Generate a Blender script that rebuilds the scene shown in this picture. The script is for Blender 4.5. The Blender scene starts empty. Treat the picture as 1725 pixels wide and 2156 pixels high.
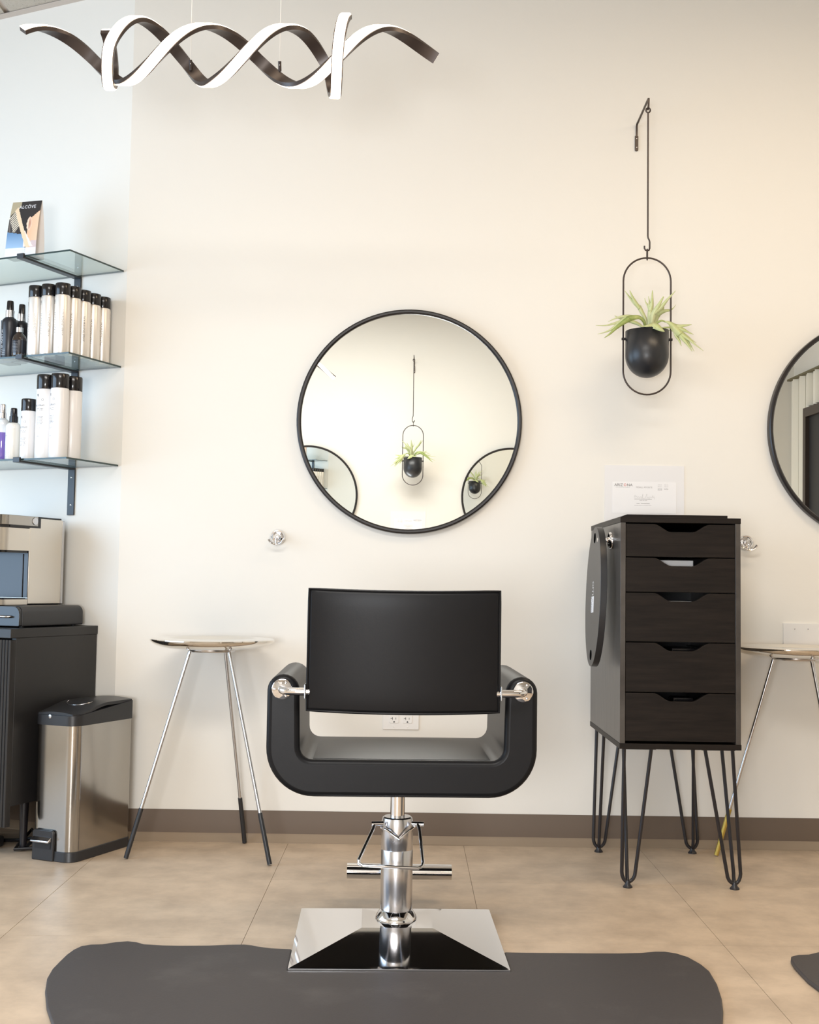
import bpy, bmesh, math, random
from mathutils import Vector, Matrix
S = bpy.context.scene
COL = S.collection
PI = math.pi
R = math.radians
random.seed(7)

# ------------------------------------------------------------------ camera
cd = bpy.data.cameras.new('camera'); cam = bpy.data.objects.new('camera', cd); COL.objects.link(cam)
cd.sensor_fit = 'HORIZONTAL'; cd.sensor_width = 36; cd.lens = 2515 / 1725 * 36
cd.clip_start = 0.05; cd.clip_end = 60
cam.matrix_world = Matrix.Translation((0, 0, 0.905)) @ Matrix.Rotation(R(90 + 3.46), 4, 'X') @ Matrix.Rotation(0.0145, 4, 'Z')
S.camera = cam
S.view_settings.view_transform = 'Standard'; S.view_settings.look = 'None'
S.view_settings.gamma = 1; S.view_settings.use_curve_mapping = False
S.view_settings.exposure = -0.08
S.cycles.max_bounces = 10; S.cycles.diffuse_bounces = 5; S.cycles.glossy_bounces = 8; S.cycles.transmission_bounces = 8
S.cycles.caustics_reflective = False; S.cycles.caustics_refractive = False
S.cycles.sample_clamp_indirect = 6

# ------------------------------------------------------------------ world and lights
W = bpy.data.worlds.new('world'); S.world = W; W.use_nodes = True
W.node_tree.nodes['Background'].inputs[0].default_value = (0.75, 0.85, 1.0, 1)
W.node_tree.nodes['Background'].inputs[1].default_value = 0.6

def area(name, loc, target, sx, sy, power, color):
    l = bpy.data.lights.new(name, 'AREA'); l.shape = 'RECTANGLE'; l.size = sx; l.size_y = sy
    l.energy = power; l.color = color
    o = bpy.data.objects.new(name, l); COL.objects.link(o); o.location = loc
    o.rotation_euler = (Vector(target) - Vector(loc)).to_track_quat('-Z', 'Y').to_euler()
    return o
# daylight through the big left window, soft light added low behind the camera where the shadows point, warm ceiling lamps
area('window_daylight', (-3.38, 2.45, 1.45), (0, 2.45, 1.45), 2.8, 1.9, 112, (0.50, 0.69, 0.92))
area('rear_soft_light', (-0.55, -1.15, 0.84), (-0.35, 3, 0.95), 0.84, 0.56, 78, (0.93, 0.96, 1.0))
area('ceiling_lamp_warm', (1.5, 2.7, 2.98), (1.5, 2.9, 0), 1.2, 0.5, 22, (1.0, 0.79, 0.55))
area('ceiling_lamp_warm', (-0.5, 2.9, 2.98), (-0.5, 3.0, 0), 0.9, 0.3, 3, (1.0, 0.80, 0.60))
area('ceiling_fill_neutral', (-0.4, 0.6, 2.98), (-0.4, 0.6, 0), 1.8, 0.8, 98, (1.0, 0.97, 0.93))  # unseen fill, added for general ambient light

# ------------------------------------------------------------------ materials
def mat(name, col, rough=0.5, metal=0.0, **k):
    m = bpy.data.materials.new(name); m.use_nodes = True
    b = m.node_tree.nodes['Principled BSDF']
    b.inputs['Base Color'].default_value = (*col, 1); b.inputs['Roughness'].default_value = rough
    b.inputs['Metallic'].default_value = metal
    for n, v in k.items():
        if n == 'emit':
            b.inputs['Emission Color'].default_value = (*v[0], 1); b.inputs['Emission Strength'].default_value = v[1]
        elif n == 'coat': b.inputs['Coat Weight'].default_value = v; b.inputs['Coat Roughness'].default_value = 0.05
        elif n == 'trans': b.inputs['Transmission Weight'].default_value = v
        elif n == 'ior': b.inputs['IOR'].default_value = v
        elif n == 'spec': b.inputs['Specular IOR Level'].default_value = v
        elif n == 'aniso': b.inputs['Anisotropic'].default_value = v
    return m

def grain(m, scale, strength, dist=0.002, mapping=(1, 1, 1), detail=6, col2=None, cscale=None, lo=0.4, hi=0.6, rough2=None):
    """noise bump, and optionally a second colour laid over in noise patches"""
    nt = m.node_tree; b = nt.nodes['Principled BSDF']
    tc = nt.nodes.new('ShaderNodeTexCoord'); mp = nt.nodes.new('ShaderNodeMapping'); mp.inputs['Scale'].default_value = mapping
    nt.links.new(tc.outputs['Object'], mp.inputs[0])
    if strength:
        n = nt.nodes.new('ShaderNodeTexNoise'); n.inputs['Scale'].default_value = scale; n.inputs['Detail'].default_value = detail
        nt.links.new(mp.outputs[0], n.inputs[0])
        bp = nt.nodes.new('ShaderNodeBump'); bp.inputs['Strength'].default_value = strength; bp.inputs['Distance'].default_value = dist
        nt.links.new(n.outputs[0], bp.inputs['Height']); nt.links.new(bp.outputs[0], b.inputs['Normal'])
    if col2:
        n2 = nt.nodes.new('ShaderNodeTexNoise'); n2.inputs['Scale'].default_value = cscale or scale; n2.inputs['Detail'].default_value = 8
        n2.inputs['Roughness'].default_value = 0.65
        nt.links.new(mp.outputs[0], n2.inputs[0])
        r = nt.nodes.new('ShaderNodeValToRGB'); r.color_ramp.elements[0].position = lo; r.color_ramp.elements[1].position = hi
        r.color_ramp.elements[0].color = b.inputs['Base Color'].default_value; r.color_ramp.elements[1].color = (*col2, 1)
        nt.links.new(n2.outputs[0], r.inputs[0]); nt.links.new(r.outputs[0], b.inputs['Base Color'])
    return m

M = {}
M['wall'] = mat('wall_paint', (0.805, 0.778, 0.718), 0.55)
def wall_relief(m):
    nt = m.node_tree; b = nt.nodes['Principled BSDF']
    tc = nt.nodes.new('ShaderNodeTexCoord')
    n1 = nt.nodes.new('ShaderNodeTexNoise'); n1.inputs['Scale'].default_value = 3.0; n1.inputs['Detail'].default_value = 7; n1.inputs['Distortion'].default_value = 1.2
    n2 = nt.nodes.new('ShaderNodeTexVoronoi'); n2.inputs['Scale'].default_value = 9
    n3 = nt.nodes.new('ShaderNodeTexNoise'); n3.inputs['Scale'].default_value = 60
    for n in (n1, n2, n3): nt.links.new(tc.outputs['Object'], n.inputs['Vector'])
    r = nt.nodes.new('ShaderNodeValToRGB'); r.color_ramp.elements[0].position = 0.0; r.color_ramp.elements[1].position = 0.09
    r.color_ramp.elements[0].color = (1, 1, 1, 1); r.color_ramp.elements[1].color = (0, 0, 0, 1)
    nt.links.new(n2.outputs['Distance'], r.inputs[0])
    a = nt.nodes.new('ShaderNodeMath'); a.operation = 'MULTIPLY_ADD'; a.inputs[1].default_value = 0.10
    nt.links.new(r.outputs[0], a.inputs[0]); nt.links.new(n1.outputs[0], a.inputs[2])
    a2 = nt.nodes.new('ShaderNodeMath'); a2.operation = 'MULTIPLY_ADD'; a2.inputs[1].default_value = 0.05
    nt.links.new(n3.outputs[0], a2.inputs[0]); nt.links.new(a.outputs[0], a2.inputs[2])
    bp = nt.nodes.new('ShaderNodeBump'); bp.inputs['Strength'].default_value = 0.35; bp.inputs['Distance'].default_value = 0.006
    nt.links.new(a2.outputs[0], bp.inputs['Height']); nt.links.new(bp.outputs[0], b.inputs['Normal'])
wall_relief(M['wall'])
M['ceil_tile'] = grain(mat('acoustic_tile', (0.50, 0.45, 0.38), 0.95), 90, 0.8, 0.004, col2=(0.10, 0.08, 0.06), cscale=130, lo=0.60, hi=0.68)
M['ceil_trim'] = mat('ceiling_trim_paint', (0.55, 0.48, 0.42), 0.5)
M['tile'] = grain(mat('floor_vinyl_tile', (0.62, 0.48, 0.345), 0.42), 25, 0.05, 0.001, col2=(0.46, 0.35, 0.25), cscale=7, lo=0.38, hi=0.66)
M['grout'] = mat('floor_joint', (0.24, 0.18, 0.125), 0.8)
M['base'] = mat('rubber_base', (0.125, 0.086, 0.058), 0.55)
M['toe'] = mat('tan_base_toe', (0.27, 0.20, 0.135), 0.5)  # plain tan, paler than the rubber base
M['black_paint'] = mat('black_metal_paint', (0.014, 0.012, 0.014), 0.38)
M['black_matte'] = mat('black_matte', (0.018, 0.019, 0.022), 0.36)
M['bronze'] = mat('dark_bronze_metal', (0.055, 0.040, 0.034), 0.32, 0.3)
M['frame'] = mat('mirror_frame_black', (0.016, 0.013, 0.013), 0.32)
M['mirror'] = mat('mirror_silver', (0.93, 0.955, 0.935), 0.0, 1.0)
M['chrome'] = mat('chrome', (0.80, 0.80, 0.82), 0.05, 1.0)
M['tray'] = mat('polished_nickel', (0.82, 0.79, 0.74), 0.04, 1.0)
M['satin'] = mat('satin_steel', (0.62, 0.62, 0.64), 0.22, 1.0)
M['steel'] = mat('brushed_steel', (0.43, 0.41, 0.38), 0.15, 1.0)
M['steel_warm'] = mat('brushed_steel_panel', (0.72, 0.67, 0.60), 0.32, 1.0)
M['vinyl'] = grain(mat('black_vinyl', (0.009, 0.009, 0.010), 0.38, spec=0.17), 260, 0.15, 0.0006)
M['mat'] = grain(mat('black_rubber_mat', (0.050, 0.043, 0.042), 0.55), 200, 0.25, 0.001, col2=(0.090, 0.080, 0.076), cscale=3.5, lo=0.55, hi=0.8)
M['wood'] = grain(mat('black_brown_wood', (0.011, 0.0085, 0.0072), 0.42, spec=0.13), 20, 0.12, 0.0015, mapping=(1.2, 1, 16), col2=(0.020, 0.015, 0.012), cscale=5, lo=0.35, hi=0.7)
M['wood_side'] = grain(mat('wood_side_sheen', (0.040, 0.033, 0.029), 0.30), 20, 0.15, 0.0015, mapping=(1, 16, 1.0), col2=(0.085, 0.075, 0.066), cscale=5, lo=0.35, hi=0.7)  # paler copy of the wood, grey reflection on the side put into the colour
M['black_lam'] = mat('black_laminate', (0.016, 0.015, 0.015), 0.40)
M['gloss_black'] = mat('glossy_black_plastic', (0.010, 0.009, 0.010), 0.16)
M['plastic'] = mat('black_plastic', (0.020, 0.020, 0.022), 0.34)
M['led'] = mat('led_diffuser', (1, 0.95, 0.88), 0.4, emit=((1.0, 0.80, 0.60), 4.2))
M['white'] = mat('white_plastic', (0.82, 0.80, 0.77), 0.30)
M['paper'] = mat('white_paper', (0.84, 0.83, 0.83), 0.6)
M['sleeve'] = mat('clear_sleeve', (0.80, 0.79, 0.79), 0.14)
M['ink'] = mat('grey_ink', (0.16, 0.15, 0.15), 0.6)
M['ink_light'] = mat('light_grey_ink', (0.42, 0.40, 0.40), 0.6)
M['ink_dark'] = mat('black_ink', (0.03, 0.03, 0.03), 0.6)
M['ink_red'] = mat('red_ink', (0.70, 0.12, 0.08), 0.6)
M['ink_white'] = mat('white_ink', (0.85, 0.85, 0.88), 0.5)
M['can_silver'] = mat('champagne_aluminium', (0.88, 0.83, 0.77), 0.33, 0.65)
M['can_white'] = mat('white_can_paint', (0.80, 0.78, 0.77), 0.25)
M['amber'] = mat('dark_amber_glass', (0.020, 0.008, 0.004), 0.08, coat=1.0)
M['purple'] = mat('violet_liquid_bottle', (0.16, 0.10, 0.42), 0.10, coat=1.0)
M['clear_bottle'] = mat('clear_bottle_shoulder', (0.72, 0.76, 0.80), 0.10, coat=1.0)
M['cream'] = mat('cream_lotion_bottle', (0.78, 0.76, 0.70), 0.18, coat=0.8)
M['silver_plastic'] = mat('silver_collar', (0.85, 0.85, 0.87), 0.15, 1.0)
M['navy'] = mat('navy_black_bottle', (0.016, 0.016, 0.022), 0.30)
M['gold'] = mat('gold_paint', (0.55, 0.40, 0.09), 0.35, 0.6)
M['leaf'] = grain(mat('staghorn_leaf', (0.50, 0.56, 0.26), 0.55), 60, 0.2, 0.001, col2=(0.62, 0.64, 0.38), cscale=18, lo=0.4, hi=0.65)
M['leaf_dark'] = grain(mat('staghorn_leaf_dark', (0.22, 0.30, 0.07), 0.55), 60, 0.2, 0.001, col2=(0.42, 0.48, 0.18), cscale=18, lo=0.4, hi=0.65)
M['curtain'] = mat('cream_blind', (0.82, 0.79, 0.70), 0.8)
M['curtain_edge'] = mat('olive_blind_edge', (0.16, 0.14, 0.08), 0.8)
M['door'] = mat('charcoal_door', (0.022, 0.022, 0.024), 0.5)
M['hole'] = mat('hole_shadow_black', (0.002, 0.002, 0.002), 1.0, spec=0.0)
M['cable'] = mat('black_cable', (0.008, 0.008, 0.009), 0.45)
def shelf_glass():
    m = bpy.data.materials.new('shelf_glass'); m.use_nodes = True; nt = m.node_tree; nt.nodes.clear()
    o = nt.nodes.new('ShaderNodeOutputMaterial'); mx = nt.nodes.new('ShaderNodeMixShader')
    t = nt.nodes.new('ShaderNodeBsdfTransparent'); t.inputs[0].default_value = (0.90, 0.945, 0.925, 1)
    g = nt.nodes.new('ShaderNodeBsdfGlossy'); g.inputs['Roughness'].default_value = 0.02
    f = nt.nodes.new('ShaderNodeFresnel'); ge = nt.nodes.new('ShaderNodeNewGeometry')
    ma = nt.nodes.new('ShaderNodeMath'); ma.operation = 'MULTIPLY_ADD'; ma.inputs[1].default_value = -0.8333; ma.inputs[2].default_value = 1.5
    nt.links.new(ge.outputs['Backfacing'], ma.inputs[0]); nt.links.new(ma.outputs[0], f.inputs[0])
    nt.links.new(f.outputs[0], mx.inputs[0]); nt.links.new(t.outputs[0], mx.inputs[1]); nt.links.new(g.outputs[0], mx.inputs[2])
    nt.links.new(mx.outputs[0], o.inputs[0]); return m
M['glass'] = shelf_glass()
M['glass_edge'] = mat('glass_edge', (0.030, 0.055, 0.055), 0.15)

# ------------------------------------------------------------------ mesh helpers
def box(bm, x0, x1, y0, y1, z0, z1):
    v = [bm.verts.new(p) for p in ((x0,y0,z0),(x1,y0,z0),(x1,y1,z0),(x0,y1,z0),(x0,y0,z1),(x1,y0,z1),(x1,y1,z1),(x0,y1,z1))]
    for f in ((3,2,1,0),(4,5,6,7),(0,1,5,4),(1,2,6,5),(2,3,7,6),(3,0,4,7)): bm.faces.new([v[i] for i in f])
    return bm
def Box(*a): return box(bmesh.new(), *a)
def frame_at(t, ref=None):
    t = t.normalized(); up = Vector((0,0,1)) if abs(t.z) < 0.95 else Vector((0,1,0))
    if ref is not None: up = ref
    a = up.cross(t).normalized(); return a, t.cross(a).normalized()
def tube(bm, pts, r, seg=12, closed=False, radii=None):
    pts = [Vector(p) for p in pts]; n = len(pts); rings = []; a = None
    for i, p in enumerate(pts):
        if closed: t = pts[(i+1) % n] - pts[i-1]
        else: t = pts[min(i+1, n-1)] - pts[max(i-1, 0)]
        t.normalize()
        if a is None: a, b = frame_at(t)
        else:
            a = (a - t * a.dot(t)).normalized(); b = t.cross(a)
        rr = radii[i] if radii else r
        rings.append([bm.verts.new(p + a*rr*math.cos(2*PI*k/seg) + b*rr*math.sin(2*PI*k/seg)) for k in range(seg)])
    m = n if closed else n-1
    for i in range(m):
        A, B = rings[i], rings[(i+1) % n]
        for k in range(seg): bm.faces.new((A[k], A[(k+1)%seg], B[(k+1)%seg], B[k]))
    if not closed:
        bm.faces.new(rings[0][::-1]); bm.faces.new(rings[-1])
    return bm
def Tube(*a, **k): return tube(bmesh.new(), *a, **k)
def lathe(bm, prof, seg=32, c=(0,0,0), axis='Z'):
    rings = []
    def P(r, h, an):
        x, y = r*math.cos(an), r*math.sin(an)
        if axis == 'Z': q = (x, y, h)
        elif axis == 'Y': q = (x, h, y)
        else: q = (h, x, y)
        return (q[0]+c[0], q[1]+c[1], q[2]+c[2])
    for r, h in prof:
        if r < 1e-6: rings.append([bm.verts.new(P(0, h, 0))])
        else: rings.append([bm.verts.new(P(r, h, 2*PI*k/seg)) for k in range(seg)])
    for A, B in zip(rings, rings[1:]):
        for k in range(seg):
            k2 = (k+1) % seg
            if len(A) == 1 and len(B) == 1: continue
            if len(A) == 1: bm.faces.new((A[0], B[k2], B[k]))
            elif len(B) == 1: bm.faces.new((A[k], A[k2], B[0]))
            else: bm.faces.new((A[k], A[k2], B[k2], B[k]))
    if len(rings[0]) > 1: bm.faces.new(rings[0][::-1])
    if len(rings[-1]) > 1: bm.faces.new(rings[-1])
    bmesh.ops.recalc_face_normals(bm, faces=bm.faces)
    return bm
def Lathe(*a, **k): return lathe(bmesh.new(), *a, **k)
def prism(bm, poly, a, b, axis='Z'):
    def P(u, v, h):
        return (u, v, h) if axis == 'Z' else ((u, h, v) if axis == 'Y' else (h, u, v))
    A = [bm.verts.new(P(u, v, a)) for u, v in poly]; B = [bm.verts.new(P(u, v, b)) for u, v in poly]
    n = len(poly)
    for i in range(n): bm.faces.new((A[i], A[(i+1)%n], B[(i+1)%n], B[i]))
    bm.faces.new(A[::-1]); bm.faces.new(B)
    bmesh.ops.recalc_face_normals(bm, faces=bm.faces)
    return bm
def Prism(*a, **k): return prism(bmesh.new(), *a, **k)
def rrect(x0, x1, y0, y1, r, n=6):
    rs = r if isinstance(r, (list, tuple)) else (r,)*4
    out = []
    for (cx, cy, a0), q in zip(((x1-rs[0], y0+rs[0], -PI/2), (x1-rs[1], y1-rs[1], 0), (x0+rs[2], y1-rs[2], PI/2), (x0+rs[3], y0+rs[3], PI)), rs):
        if q < 1e-5: out.append((cx, cy)); continue
        for k in range(n+1):
            a = a0 + PI/2*k/n; out.append((cx+q*math.cos(a), cy+q*math.sin(a)))
    return out
def obj(name, bm, m, parent=None, bevel=0, seg=2, smooth=None, label=None, sub=0):
    me = bpy.data.meshes.new(name); bmesh.ops.recalc_face_normals(bm, faces=bm.faces); bm.to_mesh(me); bm.free()
    if isinstance(m, (list, tuple)):
        for x in m: me.materials.append(M[x])
    else: me.materials.append(M[m])
    o = bpy.data.objects.new(name, me); COL.objects.link(o)
    if parent is not None: o.parent = parent
    if bevel:
        b = o.modifiers.new('bevel', 'BEVEL'); b.width = bevel; b.segments = seg; b.limit_method = 'ANGLE'; b.angle_limit = R(38)
        b.harden_normals = False
    if sub:
        s = o.modifiers.new('sub', 'SUBSURF'); s.levels = s.render_levels = sub
    me.shade_smooth() if smooth is None else (me.shade_smooth() if smooth else me.shade_flat())
    if smooth is None or smooth:
        me.set_sharp_from_angle(angle=R(35)) if not sub else None
    if label: o['label'] = label
    if name in ('lettering', 'slots'): o['kind'] = 'stuff'
    return o
def setloc(o, loc=(0,0,0), rz=0):
    o.location = loc; o.rotation_euler = (0, 0, rz); return o
def thing(name, label, cat, loc=(0,0,0), rz=0, group=None):
    o = bpy.data.objects.new(name, None); o.empty_display_size = 0.05; COL.objects.link(o)
    o['label'] = label; o['category'] = cat
    if group: o['group'] = group
    return setloc(o, loc, rz)
def tag(o, label, cat, group=None):
    o['label'] = label; o['category'] = cat
    if group: o['group'] = group
    return o
def struct(name, bm, m, parent=None, **k):
    o = obj(name, bm, m, parent, **k)
    if parent is None: o['kind'] = 'structure'
    return o
def dup(root, loc, rz=None, label=None, group=None):
    r = root.copy(); COL.objects.link(r); r.location = loc
    if rz is not None: r.rotation_euler = (0, 0, rz)
    if label: r['label'] = label
    if group: r['group'] = group
    for ch in root.children:
        c = ch.copy(); COL.objects.link(c); c.parent = r
        for g in ch.children:
            d = g.copy(); COL.objects.link(d); d.parent = c
    return r

# flat lettering: the outline of the built-in font turned into mesh faces
_dg = None
def text_faces(bm, s, size, fn, align='CENTER', spacing=1.0, mi=0):
    cu = bpy.data.curves.new('t', 'FONT'); cu.body = s; cu.size = size; cu.align_x = align; cu.space_character = spacing
    cu.resolution_u = 2
    o = bpy.data.objects.new('t', cu); COL.objects.link(o)
    dg = bpy.context.evaluated_depsgraph_get(); dg.update()
    me = o.evaluated_get(dg).to_mesh()
    vs = [bm.verts.new(fn(v.co.x, v.co.y)) for v in me.vertices]
    for p in me.polygons:
        try: f = bm.faces.new([vs[i] for i in p.vertices]); f.material_index = mi
        except ValueError: pass
    o.evaluated_get(dg).to_mesh_clear()
    bpy.data.objects.remove(o); bpy.data.curves.remove(cu)
def quad_fn(bm, x0, x1, y0, y1, fn, n=1, mi=0):
    for i in range(n):
        a, b = x0+(x1-x0)*i/n, x0+(x1-x0)*(i+1)/n
        f = bm.faces.new([bm.verts.new(fn(*p)) for p in ((a,y0),(b,y0),(b,y1),(a,y1))]); f.material_index = mi
def small_print(bm, x0, x1, y, h, fn, rnd, mi=0):
    x = x0
    while x < x1:
        w = rnd.uniform(1.2, 4.5)*h
        quad_fn(bm, x, min(x+w, x1), y, y+h*0.55, fn, 1, mi); x += w + h*0.6

# ------------------------------------------------------------------ the setting
TH = R(24)                      # the left wall turns back by 24 degrees at an outside corner
CX0, CY0 = -1.029, 4.24
def LW(lx, ly, z=0):
    return (CX0 + lx*math.cos(TH) + ly*math.sin(TH), CY0 - lx*math.sin(TH) + ly*math.cos(TH), z)
XL, XR, YB, YM, ZC = -3.4, 3.1, -1.18, 4.24, 3.066
def ymax(x): return YM if x >= CX0 else YM + (CX0 - x)*math.tan(TH)
def cell_poly(x0, x1, y0, y1):
    xs = sorted({x0, x1} | ({CX0} if x0 < CX0 < x1 else set()) | {x0+(x1-x0)*k/4 for k in range(1, 4)})
    top = [(x, min(y1, ymax(x))) for x in xs]
    top = [(x, y) for x, y in top if y > y0 + 0.002]
    if len(top) < 2: return None
    a, b = top[0][0], top[-1][0]
    mid = top[::-1]
    # drop collinear points
    poly = [(a, y0), (b, y0)] + mid
    out = []
    n = len(poly)
    for i in range(n):
        p, q, r_ = poly[i-1], poly[i], poly[(i+1) % n]
        if abs((q[0]-p[0])*(r_[1]-q[1]) - (q[1]-p[1])*(r_[0]-q[0])) > 1e-7: out.append(q)
    return out if len(out) >= 3 else None

fl = struct('floor', Prism([(XL, YB), (XR, YB), (XR, YM), (CX0, YM), (XL, ymax(XL))], -0.06, -0.0012), 'grout', smooth=False)
g = 0.0007
ix = 0
x = 0.205 - 0.61*6
while x < XR:
    y = 3.707 - 0.61*9
    while y < 5.4:
        p = cell_poly(max(x+g, XL), min(x+0.61-g, XR), max(y+g, YB), y+0.61-g)
        if p:
            t = obj('floor_tile', Prism(p, -0.004, 0.0), 'tile', fl, smooth=False)
        y += 0.61
    x += 0.61
ce = struct('ceiling', Prism([(XL, YB), (XR, YB), (XR, YM), (CX0, YM), (XL, ymax(XL))], ZC+0.012, ZC+0.06), 'ceil_trim', smooth=False)
x = XL
k = 0
while x < XR:
    y = YB + 0.02
    while y < 5.4:
        p = cell_poly(x+0.012, min(x+0.61-0.012, XR), y+0.012, y+1.22-0.012)
        if p: obj('ceiling_tile', Prism(p, ZC+0.002, ZC+0.0125), 'ceil_tile', ce, smooth=False)
        y += 1.22
    x += 0.61
wb = struct('wall_back', Box(CX0, XR+0.1, YM, YM+0.12, -0.06, ZC+0.06), 'wall')
bm = Box(-2.75, 0, 0, 0.12, -0.06, ZC+0.06)
wl = struct('wall_left', bm, 'wall'); setloc(wl, (CX0, CY0, 0), -TH)
# the wall angle under the ceiling along the left wall
tr = struct('trim_1', Prism([(0, ZC), (0, ZC-0.004), (-0.028, ZC-0.004), (-0.028, ZC)], -2.7, 0.0, axis='X'), 'ceil_trim')
setloc(tr, (CX0, CY0, 0), -TH)
struct('wall_front', Box(XL-0.1, XR+0.1, YB-0.12, YB, -0.06, ZC+0.06), 'wall')
struct('wall_right', Box(XR, XR+0.12, YB, YM+0.12, -0.06, ZC+0.06), 'wall')
# outer left wall with its window opening
wo = bmesh.new()
for a in ((YB, 1.00, -0.06, ZC+0.06), (3.90, 5.45, -0.06, ZC+0.06), (1.00, 3.90, -0.06, 0.45), (1.00, 3.90, 2.45, ZC+0.06)):
    box(wo, XL-0.12, XL, a[0], a[1], a[2], a[3])
struct('wall_outer', wo, 'wall')
wn = struct('window_1', Box(XL-0.10, XL-0.02, 1.00, 1.05, 0.45, 2.45), 'black_paint')
obj('frame_bar', Box(XL-0.10, XL-0.02, 3.85, 3.90, 0.45, 2.45), 'black_paint', wn)
obj('frame_bar', Box(XL-0.10, XL-0.02, 1.05, 3.85, 0.45, 0.50), 'black_paint', wn)
obj('frame_bar', Box(XL-0.10, XL-0.02, 1.05, 3.85, 2.40, 2.45), 'black_paint', wn)
obj('glass_pane', Box(XL-0.065, XL-0.055, 1.05, 3.85, 0.50, 2.40), 'glass', wn)
# cove base
def cove(L0, L1):
    return Prism([(0, 0), (-0.0035, 0), (-0.0035, 0.030), (-0.003, 0.034), (-0.003, 0.104), (-0.0015, 0.107), (0, 0.107)], L0, L1, axis='X')
bb = struct('baseboard_back', cove(0.0, XR-CX0), 'base'); setloc(bb, (CX0, CY0, 0))
bl = struct('baseboard_left', cove(-2.6, 0.0), 'base'); setloc(bl, (CX0, CY0, 0), -TH)

def toe(L0, L1):
    return Prism([(-0.0036, 0.0), (-0.026, 0.0), (-0.026, 0.003), (-0.0175, 0.012), (-0.010, 0.020), (-0.006, 0.026), (-0.0036, 0.028)], L0, L1, axis='X')
t2_ = struct('trim_2', toe(0.0, XR-CX0), 'toe'); setloc(t2_, (CX0, CY0, 0))
t3_ = struct('trim_3', toe(-2.6, 0.0), 'toe'); setloc(t3_, (CX0, CY0, 0), -TH)
# frame added round the low light behind the camera, dressing it as a window
w2 = struct('light_frame', Box(-1.02, -0.98, YB, YB+0.04, 0.53, 1.14), 'black_paint')
obj('frame_bar', Box(-0.12, -0.08, YB, YB+0.04, 0.53, 1.14), 'black_paint', w2)
obj('frame_bar', Box(-0.98, -0.12, YB, YB+0.04, 0.52, 0.55), 'black_paint', w2)
obj('frame_bar', Box(-0.98, -0.12, YB, YB+0.04, 1.125, 1.15), 'black_paint', w2)

# right wall as the second mirror shows it: blinds and a dark doorway
bl_t = thing('vertical_blind', 'cream vertical blind with olive gaps beside the dark doorway, seen in the right-hand mirror', 'blind', (XR, YB, 0))
yy = 0.05; i = 0
while yy < 4.0:
    w = 0.085 + 0.02*math.sin(i*2.3)
    z0 = 0.03 if yy < 0.44 or yy > 1.60 else 2.19
    obj('slat', Prism([(-0.02, yy), (-0.045-0.02*(i % 2), yy+w*0.35), (-0.03, yy+w*0.66), (-0.02, yy+w*0.66)], z0, 2.44), 'curtain', bl_t)
    yy += w; i += 1
obj('headrail', Box(-0.07, -0.001, 0.04, 4.05, 2.44, 2.455), 'curtain_edge', bl_t)
obj('backing', Box(-0.012, -0.001, 0.05, 0.42, 0.03, 2.44), 'curtain_edge', bl_t)
obj('backing', Box(-0.012, -0.001, 0.42, 1.60, 2.19, 2.44), 'curtain_edge', bl_t)
dr = struct('door_1', Box(XR-0.05, XR-0.001, YB+0.52, YB+1.54, 0.0, 2.10), 'door')
obj('door_frame', Box(XR-0.08, XR-0.001, YB+0.46, YB+0.52, 0.0, 2.17), 'bronze', dr)
obj('door_frame', Box(XR-0.08, XR-0.001, YB+1.54, YB+1.59, 0.0, 2.17), 'bronze', dr)
obj('door_frame', Box(XR-0.08, XR-0.001, YB+0.52, YB+1.54, 2.10, 2.17), 'bronze', dr)
obj('door_handle', Tube([(XR-0.05, YB+1.38, 1.0), (XR-0.10, YB+1.38, 1.0), (XR-0.10, YB+1.28, 1.0)], 0.009), 'chrome', dr)

# ------------------------------------------------------------------ styling chair
ch = thing('styling_chair', 'black vinyl salon styling chair with chrome pedestal standing on the dark floor mat', 'chair', (-0.0155, 3.085, 0), R(1.6))
def u_profile():
    # outer outline (right side going up), then inner
    hw, zb, zt, ri = 0.3235, 0.398, 0.648, 0.0385
    pts = []
    # bottom centre to right outer corner: large radius
    ro = 0.115
    for k in range(13):
        a = -PI/2 + PI/2*k/12; pts.append((hw-ro+ro*math.cos(a), zb+ro+0.0+ro*math.sin(a)))
    # arm top semicircle
    for k in range(13):
        a = PI*k/12; pts.append((hw-ri+ri*math.cos(a), zt+ri*math.sin(a)))
    ii = hw-2*ri; zi = 0.486; rr = 0.030
    for k in range(7):
        a = -PI/2*k/6; pts.append((ii-0.003-rr+rr*math.cos(a), zi+rr+rr*math.sin(a)))
    right = pts
    left = [(-x, z) for x, z in right[::-1]]
    return right + left
prof = u_profile()
bm = bmesh.new()
prism(bm, prof, -0.215, 0.235, axis='Y')
obj('seat_frame', bm, 'vinyl', ch, bevel=0.013, seg=4)
# seat cushion lying in the trough
cb = bmesh.new(); nx, ny = 16, 8; G = []
for j in range(ny+1):
    row = []
    for i in range(nx+1):
        u, v = i/nx*2-1, j/ny*2-1
        d = max(0, 1-abs(u)**6)*max(0, 1-abs(v)**6)
        row.append(cb.verts.new((u*0.212, 0.010+v*0.205, 0.4868+0.006*d)))
    G.append(row)
for j in range(ny):
    for i in range(nx): cb.faces.new((G[j][i], G[j][i+1], G[j+1][i+1], G[j+1][i]))
r_ = bmesh.ops.extrude_face_region(cb, geom=cb.faces[:])
for v in [e for e in r_['geom'] if isinstance(e, bmesh.types.BMVert)]: v.co.z = 0.484
obj('seat_cushion', cb, 'vinyl', ch)
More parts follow.
